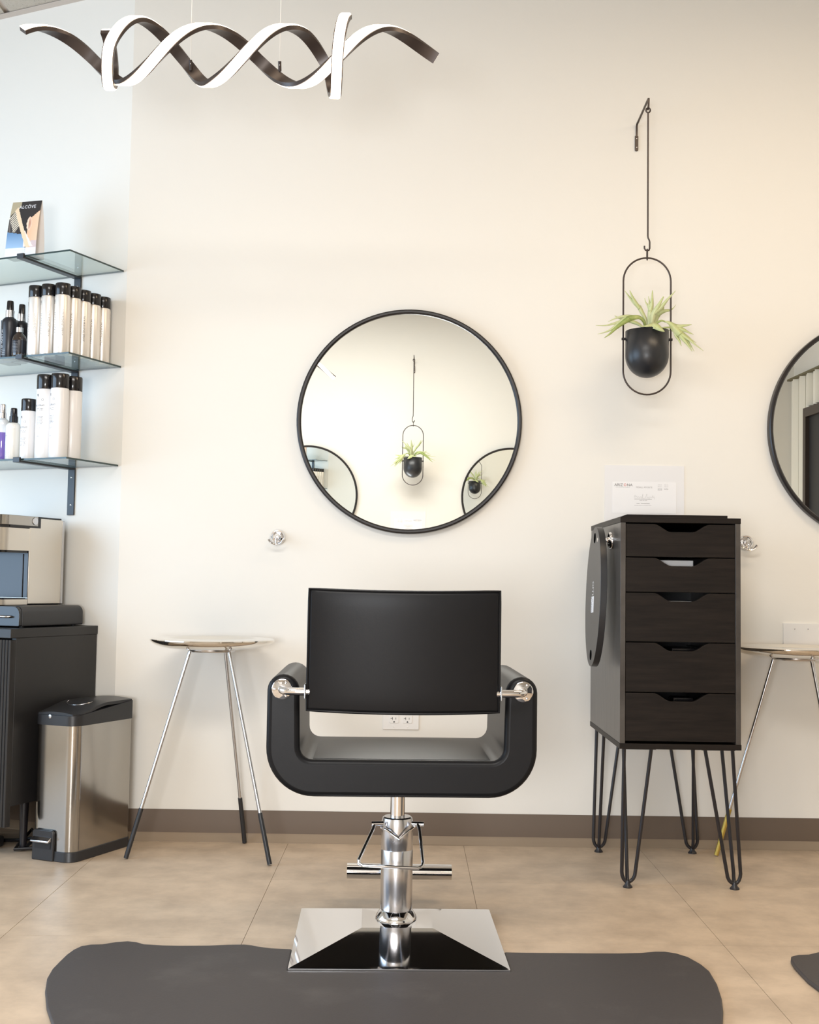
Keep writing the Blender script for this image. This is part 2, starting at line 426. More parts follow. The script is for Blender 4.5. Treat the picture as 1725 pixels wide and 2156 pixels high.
# backrest: curved slab with rounded edges
def backrest():
    bm = bmesh.new(); nx, nz = 24, 14; hw, z0, z1, th = 0.2285, 0.605, 0.893, 0.062
    def P(u, w, side):
        # u,w in -1..1 ; slight barrel curve, top leaning towards the camera
        x = u*hw*(1-0.010*(w*0.5+0.5)); z = (z0+z1)/2 + w*(z1-z0)/2
        e = max(abs(u), abs(w))
        bulge = (1-abs(u)**8)*(1-abs(w)**8)
        yc = -0.262 + 0.022*u*u - 0.012*w
        return Vector((x, yc + side*(th/2*(0.86+0.14*bulge)), z - 0.004*(1-u*u)*(1 if w > 0 else 1)))
    grids = []
    for s in (-1, 1):
        grids.append([[bm.verts.new(P(i/nx*2-1, j/nz*2-1, s)) for i in range(nx+1)] for j in range(nz+1)])
    A, B = grids
    for j in range(nz):
        for i in range(nx):
            bm.faces.new((A[j][i], A[j][i+1], A[j+1][i+1], A[j+1][i])); bm.faces.new((B[j][i], B[j+1][i], B[j+1][i+1], B[j][i+1]))
    for i in range(nx):
        bm.faces.new((A[0][i], B[0][i], B[0][i+1], A[0][i+1])); bm.faces.new((A[nz][i], A[nz][i+1], B[nz][i+1], B[nz][i]))
    for j in range(nz):
        bm.faces.new((A[j][0], A[j+1][0], B[j+1][0], B[j][0])); bm.faces.new((A[j][nx], B[j][nx], B[j+1][nx], A[j+1][nx]))
    return bm
bk = obj('backrest', backrest(), 'vinyl', ch, bevel=0.009, seg=3)
# piping seam round the rim of the backrest
def rim(off):
    pts = []
    for (u0, w0, u1, w1, n) in ((-1,-1,1,-1,16),(1,-1,1,1,10),(1,1,-1,1,16),(-1,1,-1,-1,10)):
        for k in range(n):
            u, w = u0+(u1-u0)*k/n, w0+(w1-w0)*k/n
            pts.append((u*0.2265*(1-0.010*(w*0.5+0.5)), -0.262+0.022*u*u-0.012*w+off, 0.749+w*0.1425-0.004*(1-u*u)))
    return pts
obj('piping', tube(tube(bmesh.new(), rim(-0.0262), 0.0028, 6, True), rim(0.0262), 0.0028, 6, True), 'vinyl', bk)
for s in (-1, 1):
    fx = s*0.2875; fy = -0.2155; fz = 0.652
    f = obj('pivot_flange', Lathe([(0.0, -0.0065), (0.012, -0.0065), (0.016, -0.0038), (0.0225, -0.0035), (0.0245, -0.002), (0.0248, 0.0), (0.0, 0.0)], 40, (fx, fy, fz), 'Y'), 'chrome', ch)
    for a in (60, 180, 300):
        a = R(a + (0 if s < 0 else 120))
        obj('screw', Lathe([(0, -0.0068), (0.0024, -0.0060), (0.003, -0.0035), (0, -0.0035)], 10, (fx+0.0185*math.cos(a), fy, fz+0.0185*math.sin(a)), 'Y'), 'satin', f)
    pts = [(fx, fy-0.002, fz), (fx, fy-0.014, fz), (fx-s*0.002, fy-0.024, fz-0.0005), (fx-s*0.008, fy-0.032, fz-0.001), (fx-s*0.018, fy-0.0355, fz-0.0015), (fx-s*0.040, fy-0.037, fz-0.002), (s*0.220, fy-0.037, fz-0.002)]
    obj('pivot_bar', Tube(pts, 0.0092, 18), 'chrome', ch)
    obj('bar_bracket', Box(min(s*0.2285, s*0.2325), max(s*0.2285, s*0.2325), fy-0.050, fy-0.022, fz-0.018, fz+0.016), 'satin', ch, bevel=0.002)
# pedestal
cx = -0.004
obj('seat_plate', Prism([(cx-0.040, 0.398), (cx-0.028, 0.386), (cx+0.030, 0.386), (cx+0.042, 0.398)], -0.05, 0.06, axis='Y'), 'black_paint', ch)
obj('piston', Lathe([(0.0185, 0.30), (0.0185, 0.390)], 28, (cx, 0, 0)), 'chrome', ch)
obj('hydraulic_column', Lathe([(0.0385, 0.082), (0.0405, 0.088), (0.0405, 0.232), (0.0398, 0.2335), (0.0405, 0.235), (0.0405, 0.300), (0.0375, 0.312), (0.034, 0.315), (0.0, 0.315)], 48, (cx, 0, 0)), 'satin', ch)
obj('collar_ring', Lathe([(0.044, 0.040), (0.048, 0.048), (0.0530, 0.052), (0.0535, 0.064), (0.0505, 0.069), (0.043, 0.080), (0.039, 0.083), (0.039, 0.040)], 48, (cx, 0, 0)), 'chrome', ch)
obj('column_foot', Lathe([(0.036, 0.020), (0.035, 0.044), (0.0, 0.044)], 40, (cx, 0, 0)), 'chrome', ch)
bm = bmesh.new()
hb = 0.258; ztop = 0.050; z1 = 0.014
v = [bm.verts.new(p) for p in ((-hb,-hb,0),(hb,-hb,0),(hb,hb,0),(-hb,hb,0),(-hb,-hb,z1),(hb,-hb,z1),(hb,hb,z1),(-hb,hb,z1))]
q = 0.248
w_ = [bm.verts.new(p) for p in ((-q,-q,z1+0.003),(q,-q,z1+0.003),(q,q,z1+0.003),(-q,q,z1+0.003))]
m_ = [bm.verts.new((cx*0.6+sx*0.088, sy*0.088, 0.0600)) for sx, sy in ((-1,-1),(1,-1),(1,1),(-1,1))]
t_ = [bm.verts.new((cx+sx*0.038, sy*0.038, 0.0620)) for sx, sy in ((-1,-1),(1,-1),(1,1),(-1,1))]
bm.faces.new(v[:4][::-1])
for i in range(4):
    j = (i+1) % 4
    bm.faces.new((v[i], v[j], v[j+4], v[i+4])); bm.faces.new((v[i+4], v[j+4], w_[j], w_[i])); bm.faces.new((w_[i], w_[j], m_[j], m_[i])); bm.faces.new((m_[i], m_[j], t_[j], t_[i]))
bm.faces.new(t_)
obj('base_plate', bm, 'chrome', ch, smooth=False)
obj('foot_pedal', Tube([(-0.137, 0.368, 0.090), (0.160, 0.368, 0.088)], 0.0215, 28), 'chrome', ch)
obj('pedal_arm', Tube([(cx, 0.035, 0.135), (0.0, 0.20, 0.115), (0.006, 0.352, 0.090)], 0.010, 12), 'chrome', ch)
# brake bail: wire loop in front of the column
zb = 0.222
loop = [(-0.062, -0.030, 0.300), (-0.066, -0.055, 0.292), (-0.100, -0.120, 0.232), (-0.099, -0.126, 0.224), (-0.090, -0.128, 0.220),
        (0.045, -0.128, 0.214), (0.056, -0.124, 0.218), (0.058, -0.118, 0.226), (0.050, -0.055, 0.295), (0.046, -0.030, 0.302)]
obj('brake_bail', Tube(loop, 0.0042, 12), 'chrome', ch)
obj('spring_wire', Tube([(-0.046, -0.028, 0.292), (-0.028, -0.046, 0.287), (-0.012, -0.050, 0.276), (0.0, -0.052, 0.268), (0.010, -0.050, 0.276), (0.026, -0.044, 0.288), (0.042, -0.030, 0.297)], 0.0028, 10), 'chrome', ch)
for s in (-1, 1):
    obj('bail_pin', Tube([(cx+s*0.036, -0.030, 0.302), (cx+s*0.066, -0.034, 0.302)], 0.006, 14), 'chrome', ch)

# ------------------------------------------------------------------ floor mats
mp = [(-0.705,2.4658), (-0.745,2.56), (-0.7795,2.663), (-0.800,2.745), (-0.8068,2.8067), (-0.8060,2.862), (-0.8043,2.9127), (-0.799,2.952), (-0.7889,2.9809), (-0.768,2.995), (-0.7412,2.9987),
      (-0.712,3.018), (-0.684,3.0269), (-0.660,3.020), (-0.6371,3.0037), (-0.590,2.997), (-0.5479,2.9963), (-0.480,3.001), (-0.4331,3.0096), (-0.3929,3.0135), (-0.372,3.008), (-0.3554,2.9978), (-0.322,2.986)]
mp_cut = [(-0.2720,2.981), (-0.2672,2.8190), (0.2506,2.8335), (0.2466,2.981)]
mp_full = [(-0.28,2.982), (0.25,2.982)]
mp2 = [(0.30,2.9805), (0.4661,2.9834), (0.53,2.986), (0.5842,2.9928), (0.62,3.004), (0.6456,3.0051), (0.672,2.992), (0.6942,2.9642), (0.712,2.91), (0.7194,2.8582), (0.714,2.77), (0.7006,2.6801), (0.683,2.60), (0.6606,2.5197),
       (0.60,2.38), (0.50,2.25), (0.36,2.15), (0.18,2.09), (-0.02,2.07), (-0.22,2.09), (-0.40,2.16), (-0.54,2.26), (-0.64,2.36)]
m1 = obj('floor_mat', Prism(mp+mp_cut+mp2, 0.0, 0.011), 'mat', bevel=0.004, seg=2)
tag(m1, 'large black rubber anti-fatigue mat under the styling chair', 'mat')
m2 = obj('floor_mat', Prism([(x+1.738, y) for x, y in mp+mp_full+mp2], 0.0, 0.011), 'mat', bevel=0.004, seg=2)
tag(m2, 'black rubber mat just entering at the lower right edge of the photo', 'mat')

# ------------------------------------------------------------------ round mirrors
def round_mirror(loc, label, rz=0, tilt=0):
    t = thing('round_mirror', label, 'mirror', (loc[0], loc[1]+(0.0053 if rz else -0.0053), loc[2]), rz)
    t.rotation_euler = (R(0.75), 0, rz)      # each mirror hangs leaning very slightly forward
    obj('frame', Lathe([(0.384, -0.002), (0.3845, -0.022), (0.389, -0.0275), (0.395, -0.028), (0.3995, -0.0245), (0.401, -0.018), (0.401, -0.001), (0.384, -0.001)], 128, (0,0,0), 'Y'), 'frame', t)
    obj('glass', Lathe([(0.0, -0.0165), (0.3842, -0.0165), (0.3842, -0.010), (0, -0.010)], 96, (0,0,0), 'Y'), 'mirror', t)
    return t
round_mirror((-0.0055, YM, 1.483), 'round black-framed wall mirror above the styling chair')
round_mirror((1.672, YM, 1.478), 'round black-framed wall mirror cut off by the right edge of the photo')
# the facing wall, seen in the mirror over the chair
round_mirror((-0.82, YB, 1.470), 'round mirror on the facing wall, seen as the left reflection', PI)
round_mirror((0.815, YB, 1.474), 'round mirror on the facing wall, seen as the right reflection', PI)

# ------------------------------------------------------------------ hanging planters
def lf(strips, base=(870, 720), k=0.000243):
    bm = bmesh.new()
    for pts, ws in strips:
        # smooth resample
        P = [Vector(((u-base[0])*k, d, (base[1]-v)*k)) for u, v, d in pts]
        n = len(P); Q = []
        for i in range(n-1):
            p0, p1, p2, p3 = P[max(i-1,0)], P[i], P[i+1], P[min(i+2,n-1)]
            for s in range(5):
                t = s/5
                Q.append((0.5*((2*p1)+(-p0+p2)*t+(2*p0-5*p1+4*p2-p3)*t*t+(-p0+3*p1-3*p2+p3)*t**3), i+t))
        Q.append((P[-1], n-1))
        L = []; Rr = []
        for i, (p, s) in enumerate(Q):
            a = Q[max(i-1,0)][0]; b = Q[min(i+1,len(Q)-1)][0]; t = (b-a).normalized()
            nrm = Vector((0, -1, 0.25)).normalized()
            side = t.cross(nrm).normalized()
            i0 = int(min(s, n-2)); fr = s-i0
            w = (ws[i0]*(1-fr)+ws[i0+1]*fr)*k/2
            cup = Vector((0, w*0.35, 0))
            L.append(bm.verts.new(p+side*w+cup)); Rr.append((bm.verts.new(p), bm.verts.new(p-side*w+cup)))
        for i in range(len(Q)-1):
            bm.faces.new((L[i], L[i+1], Rr[i+1][0], Rr[i][0])); bm.faces.new((Rr[i][0], Rr[i+1][0], Rr[i+1][1], Rr[i][1]))
    return bm
LEAVES = [
 ('leaf', [([(872,690,0),(850,560,-.005),(790,450,-.01),(745,370,-.012)], [40,46,62,70]), ([(760,400,-.012),(700,330,-.016),(650,250,-.02),(608,155,-.02)], [60,58,36,10]), ([(750,390,-.012),(680,320,-.01),(610,235,-.01),(545,150,-.01)], [50,46,26,6])]),
 ('leaf', [([(895,690,-.01),(900,540,-.014),(910,430,-.016),(925,330,-.018),(933,145,-.016)], [46,70,78,52,10]), ([(905,440,-.016),(890,350,-.014),(893,300,-.012),(880,225,-.01)], [50,34,22,6]), ([(900,430,-.014),(868,350,-.01),(840,305,-.01),(827,250,-.01)], [40,30,16,5])]),
 ('leaf', [([(925,690,-.012),(935,540,-.02),(960,460,-.024),(1010,370,-.03),(1078,245,-.03)], [60,84,80,52,12]), ([(950,480,-.022),(1050,390,-.03),(1130,290,-.036),(1237,172,-.04)], [60,56,36,5])]),
 ('leaf', [([(955,690,-.005),(985,560,.004),(1030,460,.01),(1090,390,.012),(1118,315,.012)], [60,80,92,66,8]), ([(1030,470,.01),(1110,420,.006),(1195,405,.002),(1235,385,0),(1278,332,0)], [60,56,34,14,4])]),
 ('leaf_dark', [([(835,695,-.02),(800,610,-.035),(730,560,-.045),(640,570,-.055),(550,600,-.06)], [36,48,60,80,90]), ([(580,590,-.06),(480,660,-.065),(380,740,-.07),(300,820,-.07),(218,882,-.07)], [90,66,48,28,4])]),
 ('leaf', [([(640,560,-.05),(540,590,-.055),(430,670,-.058),(330,745,-.06),(240,790,-.06),(133,820,-.06)], [50,80,60,36,18,4]), ([(640,550,-.05),(520,550,-.05),(400,580,-.05),(285,635,-.05)], [40,44,22,4]), ([(600,575,-.05),(480,620,-.05),(360,660,-.05),(240,688,-.05),(113,688,-.05)], [50,52,34,16,4]), ([(830,690,-.01),(760,620,0),(680,580,.005),(600,555,.01),(500,530,.01),(418,490,.01)], [26,50,60,50,30,8]), ([(700,590,.005),(660,540,.01),(632,492,.01)], [50,34,8])]),
 ('leaf_dark', [([(960,695,-.02),(985,625,-.03),(1045,595,-.036),(1110,620,-.04)], [30,38,30,20]), ([(975,695,-.01),(1040,675,-.01),(1120,690,-.012),(1180,712,-.014)], [16,22,20,8])]),
 ('leaf', [([(1090,608,-.04),(1150,640,-.05),(1220,720,-.06),(1290,800,-.065)], [14,60,130,120]), ([(1180,670,-.05),(1270,685,-.055),(1350,675,-.055),(1448,660,-.055)], [80,56,40,8]), ([(1230,700,-.055),(1330,740,-.06),(1390,770,-.06),(1468,806,-.06)], [80,56,30,5]), ([(1215,740,-.06),(1225,820,-.06),(1270,890,-.06),(1300,972,-.06)], [70,50,32,5]), ([(1260,780,-.06),(1330,880,-.065),(1390,960,-.065),(1445,1048,-.065)], [90,60,34,6]), ([(1280,800,-.06),(1370,880,-.06),(1420,950,-.06),(1478,1042,-.06)], [70,46,26,5]), ([(1270,770,-.06),(1380,840,-.06),(1440,880,-.06),(1507,920,-.06)], [80,50,24,4]), ([(1290,790,-.062),(1400,880,-.066),(1490,960,-.07),(1598,1042,-.07)], [80,40,22,4]), ([(1020,690,-.01),(1120,668,-.01),(1220,665,-.01),(1330,668,-.01)], [10,26,30,6])]),
 ('leaf', [([(850,690,-.055),(890,690,-.068),(940,715,-.079),(990,755,-.083),(1045,790,-.083)], [70,110,100,70,8]), ([(900,690,-.066),(840,700,-.073),(790,712,-.075),(738,706,-.075)], [60,46,26,4]), ([(900,700,-.07),(905,725,-.079),(910,745,-.081)], [50,34,6])]),
]
def planter(name_label, plant_label, loc, wallgap, rz=0):
    """loc: the point on the wall behind the pot axis at rim height"""
    t = thing('hanging_planter', name_label, 'planter', loc, rz)
    Y = -wallgap
    # pot
    prof = [(0.0735, 0.0), (0.0738, -0.082)]
    for k in range(1, 13):
        a = PI/2*k/12; prof.append((0.0738*math.cos(a), -0.082-0.078*math.sin(a)))
    inner = [(r*0.965, z+0.002) for r, z in prof[::-1]]
    inner[0] = (0.0, prof[-1][1]+0.003)
    bm = bmesh.new(); lathe(bm, prof[:-1]+[(0.0, -0.160)], 56, (0, Y, 0))
    # open the top: remove the cap, add inside
    top = [f for f in bm.faces if all(abs(v.co.z) < 1e-5 for v in f.verts)]
    bmesh.ops.delete(bm, geom=top, context='FACES_ONLY')
    po = obj('pot', bm, 'black_matte', t)
    so = po.modifiers.new('wall', 'SOLIDIFY'); so.thickness = 0.002; so.offset = -1
    obj('soil', Lathe([(0.0, -0.018), (0.071, -0.018), (0.070, -0.024), (0, -0.024)], 32, (0, Y, 0)), 'cable', po)
    # oval ring
    pts = []
    rw, zt, zb = 0.0815, 0.256, -0.218
    for k in range(25):
        a = PI*k/24; pts.append((rw*math.cos(a), Y, zt-rw+rw*math.sin(a)))
    for k in range(25):
        a = PI+PI*k/24; pts.append((rw*math.cos(a), Y, zb+rw+rw*math.sin(a)))
    obj('ring', Tube(pts, 0.0031, 12, True), 'bronze', t)
    for s in (-1, 1):
        obj('pin', Tube([(s*0.0725, Y, -0.027), (s*0.087, Y, -0.027)], 0.0046, 14), 'black_paint', t)
    # link and long rod
    lk = [(0, Y+0.006*math.cos(2*PI*k/16), 0.268+0.019*math.sin(2*PI*k/16)) for k in range(16)]
    obj('link', Tube(lk, 0.0022, 8, True), 'bronze', t)
    rod = [(-0.0095, Y, 0.298), (-0.0095, Y, 0.290), (-0.006, Y, 0.2835), (0.0, Y, 0.281), (0.006, Y, 0.2835), (0.0085, Y, 0.290), (0.0085, Y, 0.312), (0.007, Y, 0.318), (0.003, Y, 0.326), (0.002, Y, 0.333), (0.002, Y, 0.768)]
    rd = obj('rod', Tube(rod, 0.0029, 12), 'bronze', t)
    ey = [(0.002+0.0075*math.cos(2*PI*k/18), Y, 0.776+0.0085*math.sin(2*PI*k/18)) for k in range(18)]
    obj('eye', Tube(ey, 0.0027, 8, True), 'bronze', rd)
    # plant
    pl = thing('staghorn_fern', plant_label, 'plant', loc, rz)
    for mname, strips in LEAVES:
        b = lf(strips)
        for vv in b.verts: vv.co.y += Y
        o = obj('leaf', b, mname, pl)
        so = o.modifiers.new('thick', 'SOLIDIFY'); so.thickness = 0.0007
    # wall bracket
    k_ = thing('wall_bracket', 'black iron wall hook arm ' + ('above the licence, carrying the planter rod' if rz == 0 else 'on the facing wall, reflected in the mirror'), 'hook', loc, rz)
    obj('plate', Prism(rrect(-0.0085, 0.0035, 0.700, 0.758, 0.005), -0.006, -0.0006, axis='Y'), 'bronze', k_, bevel=0.001)
    for z in (0.713, 0.745):
        obj('screw', Lathe([(0, -0.0080), (0.0022, -0.0072), (0.0026, -0.006), (0, -0.006)], 12, (-0.0025, 0, z), 'Y'), 'satin', k_)
    arm = bmesh.new()
    path = [(-0.005, 0.752), (-0.005, 0.790), (-0.010, 0.797), (-wallgap-0.004, 0.815), (-wallgap-0.009, 0.814), (-wallgap-0.010, 0.806), (-wallgap-0.004, 0.784), (-wallgap+0.004, 0.780), (-wallgap+0.007, 0.786)]
    prev = None
    for i, (yy, zz) in enumerate(path):
        a = path[max(i-1, 0)]; b = path[min(i+1, len(path)-1)]
        tx, tz = b[0]-a[0], b[1]-a[1]; l = math.hypot(tx, tz); nx_, nz_ = -tz/l*0.0022, tx/l*0.0022
        xx = -0.0025 + 0.0045*min(1, max(0, -yy/wallgap))
        ring = [arm.verts.new(p) for p in ((xx-0.0032, yy+nx_, zz+nz_), (xx+0.0032, yy+nx_, zz+nz_), (xx+0.0032, yy-nx_, zz-nz_), (xx-0.0032, yy-nx_, zz-nz_))]
        if prev:
            for q in range(4): arm.faces.new((prev[q], prev[(q+1)%4], ring[(q+1)%4], ring[q]))
        else: arm.faces.new(ring[::-1])
        prev = ring
    arm.faces.new(prev)
    obj('arm', arm, 'bronze', k_)
planter('black dome pot hung in an oval wire ring right of the round mirror', 'pale green staghorn fern spilling out of the pot right of the mirror', (0.8055, YM, 1.7815), 0.19)
planter('black dome pot in a wire ring on the facing wall, seen reflected', 'pale green staghorn fern on the facing wall, seen reflected in the mirror', (0.020, YB, 1.770), 0.19, PI)

# ------------------------------------------------------------------ licence sheets
def licence(loc, label, rz=0, spot=False):
    t = thing('licence_sheet', label, 'paper', loc, rz)
    obj('sleeve', Box(-0.1415, 0.1415, -0.0022, -0.0005, -0.110, 0.110), 'sleeve', t)
    c = obj('card', Box(-0.1145, 0.1125, -0.0029, -0.0023, -0.060, 0.051), 'paper', t)
    ins = bmesh.new(); rnd = random.Random(3)
    fn = lambda x, y: (x, -0.0032, y)
    text_faces(ins, 'ARIZ', 0.0135, lambda x, y: fn(x-0.1075, y+0.0355), 'LEFT', 1.05, 0)
    text_faces(ins, 'O', 0.0135, lambda x, y: fn(x-0.0750, y+0.0355), 'LEFT', 1.05, 2)
    text_faces(ins, 'NA', 0.0135, lambda x, y: fn(x-0.0628, y+0.0355), 'LEFT', 1.05, 0)
    small_print(ins, -0.103, -0.052, 0.031, 0.0018, fn, rnd, 3)
    text_faces(ins, 'MISALL APONTE', 0.0080, lambda x, y: fn(x-0.0015, y+0.0295), 'CENTER', 1.0, 1)
    for z in (0.041, 0.0345, 0.0285, 0.0250, 0.0215):
        small_print(ins, 0.047, 0.062, z, 0.0021, fn, rnd, 1)
        if z > 0.023: small_print(ins, 0.070, 0.084, z, 0.0021, fn, rnd, 1)
    quad_fn(ins, -0.036, 0.026, -0.0105, -0.0096, fn, 1, 0)
    # the signature as a thin running stroke
    sg = [(-0.037, -0.006), (-0.034, 0.004), (-0.031, -0.004), (-0.028, 0.001), (-0.025, -0.005), (-0.021, -0.001), (-0.018, -0.006), (-0.013, -0.001), (-0.010, -0.007), (-0.006, 0.008), (-0.007, -0.007),
          (0.003, -0.006), (0.008, 0.009), (0.009, -0.007), (0.013, -0.002), (0.016, -0.011), (0.019, -0.001), (0.023, -0.006), (0.028, -0.001), (0.030, 0.004), (0.029, -0.006), (0.034, -0.001), (0.036, -0.010)]
    for a, b in zip(sg, sg[1:]):
        dx, dz = b[0]-a[0], b[1]-a[1]; l = math.hypot(dx, dz); n = (-dz/l*0.00028, dx/l*0.00028)
        f = ins.faces.new([ins.verts.new(fn(*p)) for p in ((a[0]-n[0], a[1]-n[1]), (b[0]-n[0], b[1]-n[1]), (b[0]+n[0], b[1]+n[1]), (a[0]+n[0], a[1]+n[1]))]); f.material_index = 3
    small_print(ins, -0.018, 0.009, -0.0150, 0.0024, fn, rnd, 1)
    text_faces(ins, 'NON - TRANSFERABLE', 0.0046, lambda x, y: fn(x-0.005, y-0.0270), 'CENTER', 1.0, 0)
    small_print(ins, -0.036, 0.024, -0.0322, 0.0020, fn, rnd, 1)
    obj('lettering', ins, ('ink', 'ink_light', 'ink_red', 'ink_light'), c, smooth=False)
    return t
licence((0.8355, YM, 1.229), 'white Arizona licence in a clear sleeve taped above the drawer unit')
licence((-0.01, YB, 1.240), 'white licence sheet on the facing wall, reflected at the foot of the mirror', PI)

# ------------------------------------------------------------------ drawer unit on hairpin legs
X0, X1, Y0, Y1, Z0, Z1 = 0.638, 1.000, 3.600, 4.180, 0.424, 1.1175
du = thing('drawer_unit', 'tall black-brown five-drawer unit on hairpin legs below the licence', 'cabinet', ((X0+X1)/2, (Y0+Y1)/2, 0))
hx, hy = (X1-X0)/2, (Y1-Y0)/2
def D(*a, **k): return obj(*a, parent=du, **k)
D('side_panel', Box(-hx, -hx+0.0155, -hy, hy, Z0+0.016, Z1-0.0165), 'wood_side', bevel=0.0008)
D('side_panel', Box(hx-0.0155, hx, -hy, hy, Z0+0.016, Z1-0.0165), 'wood_side', bevel=0.0008)
D('top_panel', Box(-hx-0.0008, hx+0.0008, -hy-0.001, hy, Z1-0.0165, Z1), 'wood', bevel=0.0008)
D('bottom_panel', Box(-hx-0.001, hx+0.001, -hy-0.002, hy, Z0, Z0+0.016), 'wood', bevel=0.0008)
D('back_panel', Box(-hx+0.0155, hx-0.0155, hy-0.006, hy-0.001, Z0+0.016, Z1-0.0165), 'black_lam')
D('top_board', Prism([(-hx+0.001, Z1), (-hx+0.022, Z1+0.0085), (hx-0.036, Z1+0.0085), (hx-0.036, Z1)], -hy+0.012, hy-0.03, axis='Y'), 'wood', bevel=0.0006)
edges = [1.0985, 0.9965, 0.8905, 0.7415, 0.5915, 0.4455]
for i in range(5):
    zt, zb = edges[i]-0.0012, edges[i+1]+0.0018
    wl_, wr = -hx+0.0165, hx-0.0165
    pts = [(wl_, zb), (wr, zb), (wr, zt)]
    wt, wbm, dp = 0.085, 0.030, 0.0245
    curve = []
    for k in range(13):
        s = k/12; xx = wt + (wbm-wt)*s; e = 3*s*s-2*s**3
        curve.append((xx, zt - dp*e))
    pts += [(x_+0.004, z_) for x_, z_ in curve] + [(-x_+0.004, z_) for x_, z_ in curve[::-1]] + [(wl_, zt)]
    dw = thing_d = obj('drawer', Prism(pts, -hy+0.0015, -hy+0.0165, axis='Y'), 'wood', du, bevel=0.0009)
    # the drawer's tray behind its front
    tr_ = bmesh.new()
    box(tr_, wl_+0.012, wl_+0.020, -hy+0.0166, hy-0.03, zb+0.006, zt-0.03); box(tr_, wr-0.020, wr-0.012, -hy+0.0166, hy-0.03, zb+0.006, zt-0.03)
    box(tr_, wl_+0.020, wr-0.020, -hy+0.0166, hy-0.03, zb+0.006, zb+0.010)
    obj('drawer_tray', tr_, 'black_lam', dw)
# what shows in the drawer slots
def slot_item(name, label, cat, x, z, w, h, d, m):
    o = obj(name, Box(-w/2, w/2, 0, d, 0, h), m, bevel=0.002); o.location = ((X0+X1)/2+x, Y0+0.05, z); tag(o, label, cat)
slot_item('box', 'pale grey box lying in the second drawer, seen through its handle slot', 'box', -0.002, 0.9065, 0.105, 0.083, 0.10, 'paper')
slot_item('box', 'grey box in the third drawer, seen through its handle slot', 'box', 0.006, 0.758, 0.080, 0.108, 0.10, 'paper')
slot_item('hairdryer_nozzle', 'glossy black appliance in the fourth drawer, seen through its handle slot', 'appliance', 0.025, 0.608, 0.080, 0.115, 0.12, 'gloss_black')
slot_item('bottle', 'dark glossy bottle in the lowest drawer, seen through its handle slot', 'bottle', 0.02, 0.462, 0.06, 0.112, 0.06, 'gloss_black')
# hairpin legs
feet = [(0.684, 3.672, 1, 1), (0.992, 3.668, -1, 1), (0.668, 4.130, 1, -1), (0.975, 4.130, -1, -1)]
feet = [(0.676, 3.672, 1, 1), (0.9985, 3.668, -1, 1), (0.664, 4.150, 1, -1), (0.985, 4.150, -1, -1)]
oc = Vector(((X0+X1)/2, (Y0+Y1)/2, 0))
for fx, fy, sx, sy in feet:
    tx, ty = (X0+0.012 if sx > 0 else X1-0.012), (Y0+0.020 if sy > 0 else Y1-0.020)
    leg = obj('hairpin_leg', Box(min(tx, tx+sx*0.10)-oc.x, max(tx, tx+sx*0.10)-oc.x, min(ty, ty+sy*0.10)-oc.y, max(ty, ty+sy*0.10)-oc.y, Z0-0.004, Z0), 'black_paint', du)
    tops = [(tx+sx*0.006, ty+sy*0.008), (tx+sx*0.088, ty+sy*0.010), (tx+sx*0.018, ty+sy*0.088)]
    for j, (ax, ay) in enumerate(tops):
        dx, dy = ((-0.018, 0.0), (0.023, 0.0), (0.0, 0.012))[j]
        dx *= sx; dy *= sy
        foot = (fx-oc.x, fy-oc.y)
        q0 = Vector((ax-oc.x, ay-oc.y, Z0-0.003)); q1 = Vector((foot[0]+dx, foot[1]+dy, 0.046))
        pts = [q0, q0.lerp(q1, 0.95), q1, (foot[0]+dx*0.93, foot[1]+dy*0.93, 0.036), (foot[0]+dx*0.72, foot[1]+dy*0.72, 0.026), (foot[0]+dx*0.42, foot[1]+dy*0.42, 0.0195), (foot[0]+dx*0.05, foot[1]+dy*0.05, 0.0165)]
        obj('rod', Tube(pts, 0.0056, 10), 'black_paint', leg)
    obj('foot_cap', Lathe([(0.0145, 0.0), (0.0145, 0.003), (0.0085, 0.010), (0.007, 0.022), (0, 0.022)], 18, (fx-oc.x, fy-oc.y, 0)), 'black_paint', leg)

# oval board hanging on the side of the drawer unit
ob = thing('oval_board', 'black oval board with white lettering hung on the left side of the drawer unit', 'board', (0.598, 3.815, 0.875))
ob.rotation_euler = (R(-3), R(2.2), 0)
bm = bmesh.new(); N = 64
A, B, holes = [], [], []
def oval(k):
    a = 2*PI*k/N; c_, s_ = math.cos(a), math.sin(a)
    return (0.150*math.copysign(abs(c_)**1.0, c_), 0.222*math.copysign(abs(s_)**0.94, s_))
prism(bm, [oval(k) for k in range(N)], -0.010, 0.010, axis='X')
obj('panel', bm, 'black_matte', ob, bevel=0.001)
for z in (0.186, -0.186):
    obj('hole_dark', Lathe([(0.0165, -0.0106), (0.0165, -0.0100), (0.0, -0.0100)], 24, (0, 0, z), 'X'), 'hole', ob)  # flat black disc, the dark inside a hole painted on
bm = bmesh.new(); rnd = random.Random(5)
text_faces(bm, 'OLLI', 0.0225, lambda x, y: (-0.0106, -0.016+y*1.9, 0.048-x), 'LEFT', 1.0, 0)
lp_ = obj('label_plate', Box(-0.0108, -0.0101, -0.024, 0.022, -0.052, -0.001), 'ink_white', ob)
for k in range(9):
    yy, zz = rnd.uniform(-0.014, 0.012), -0.049+k*0.0052
    quad_fn(bm, 0, 1, 0, 1, lambda u, v: (-0.0111, yy+v*0.006, zz+u*0.0032), 1, 1)
obj('lettering', bm, ('ink_white', 'ink_dark'), ob, smooth=False)

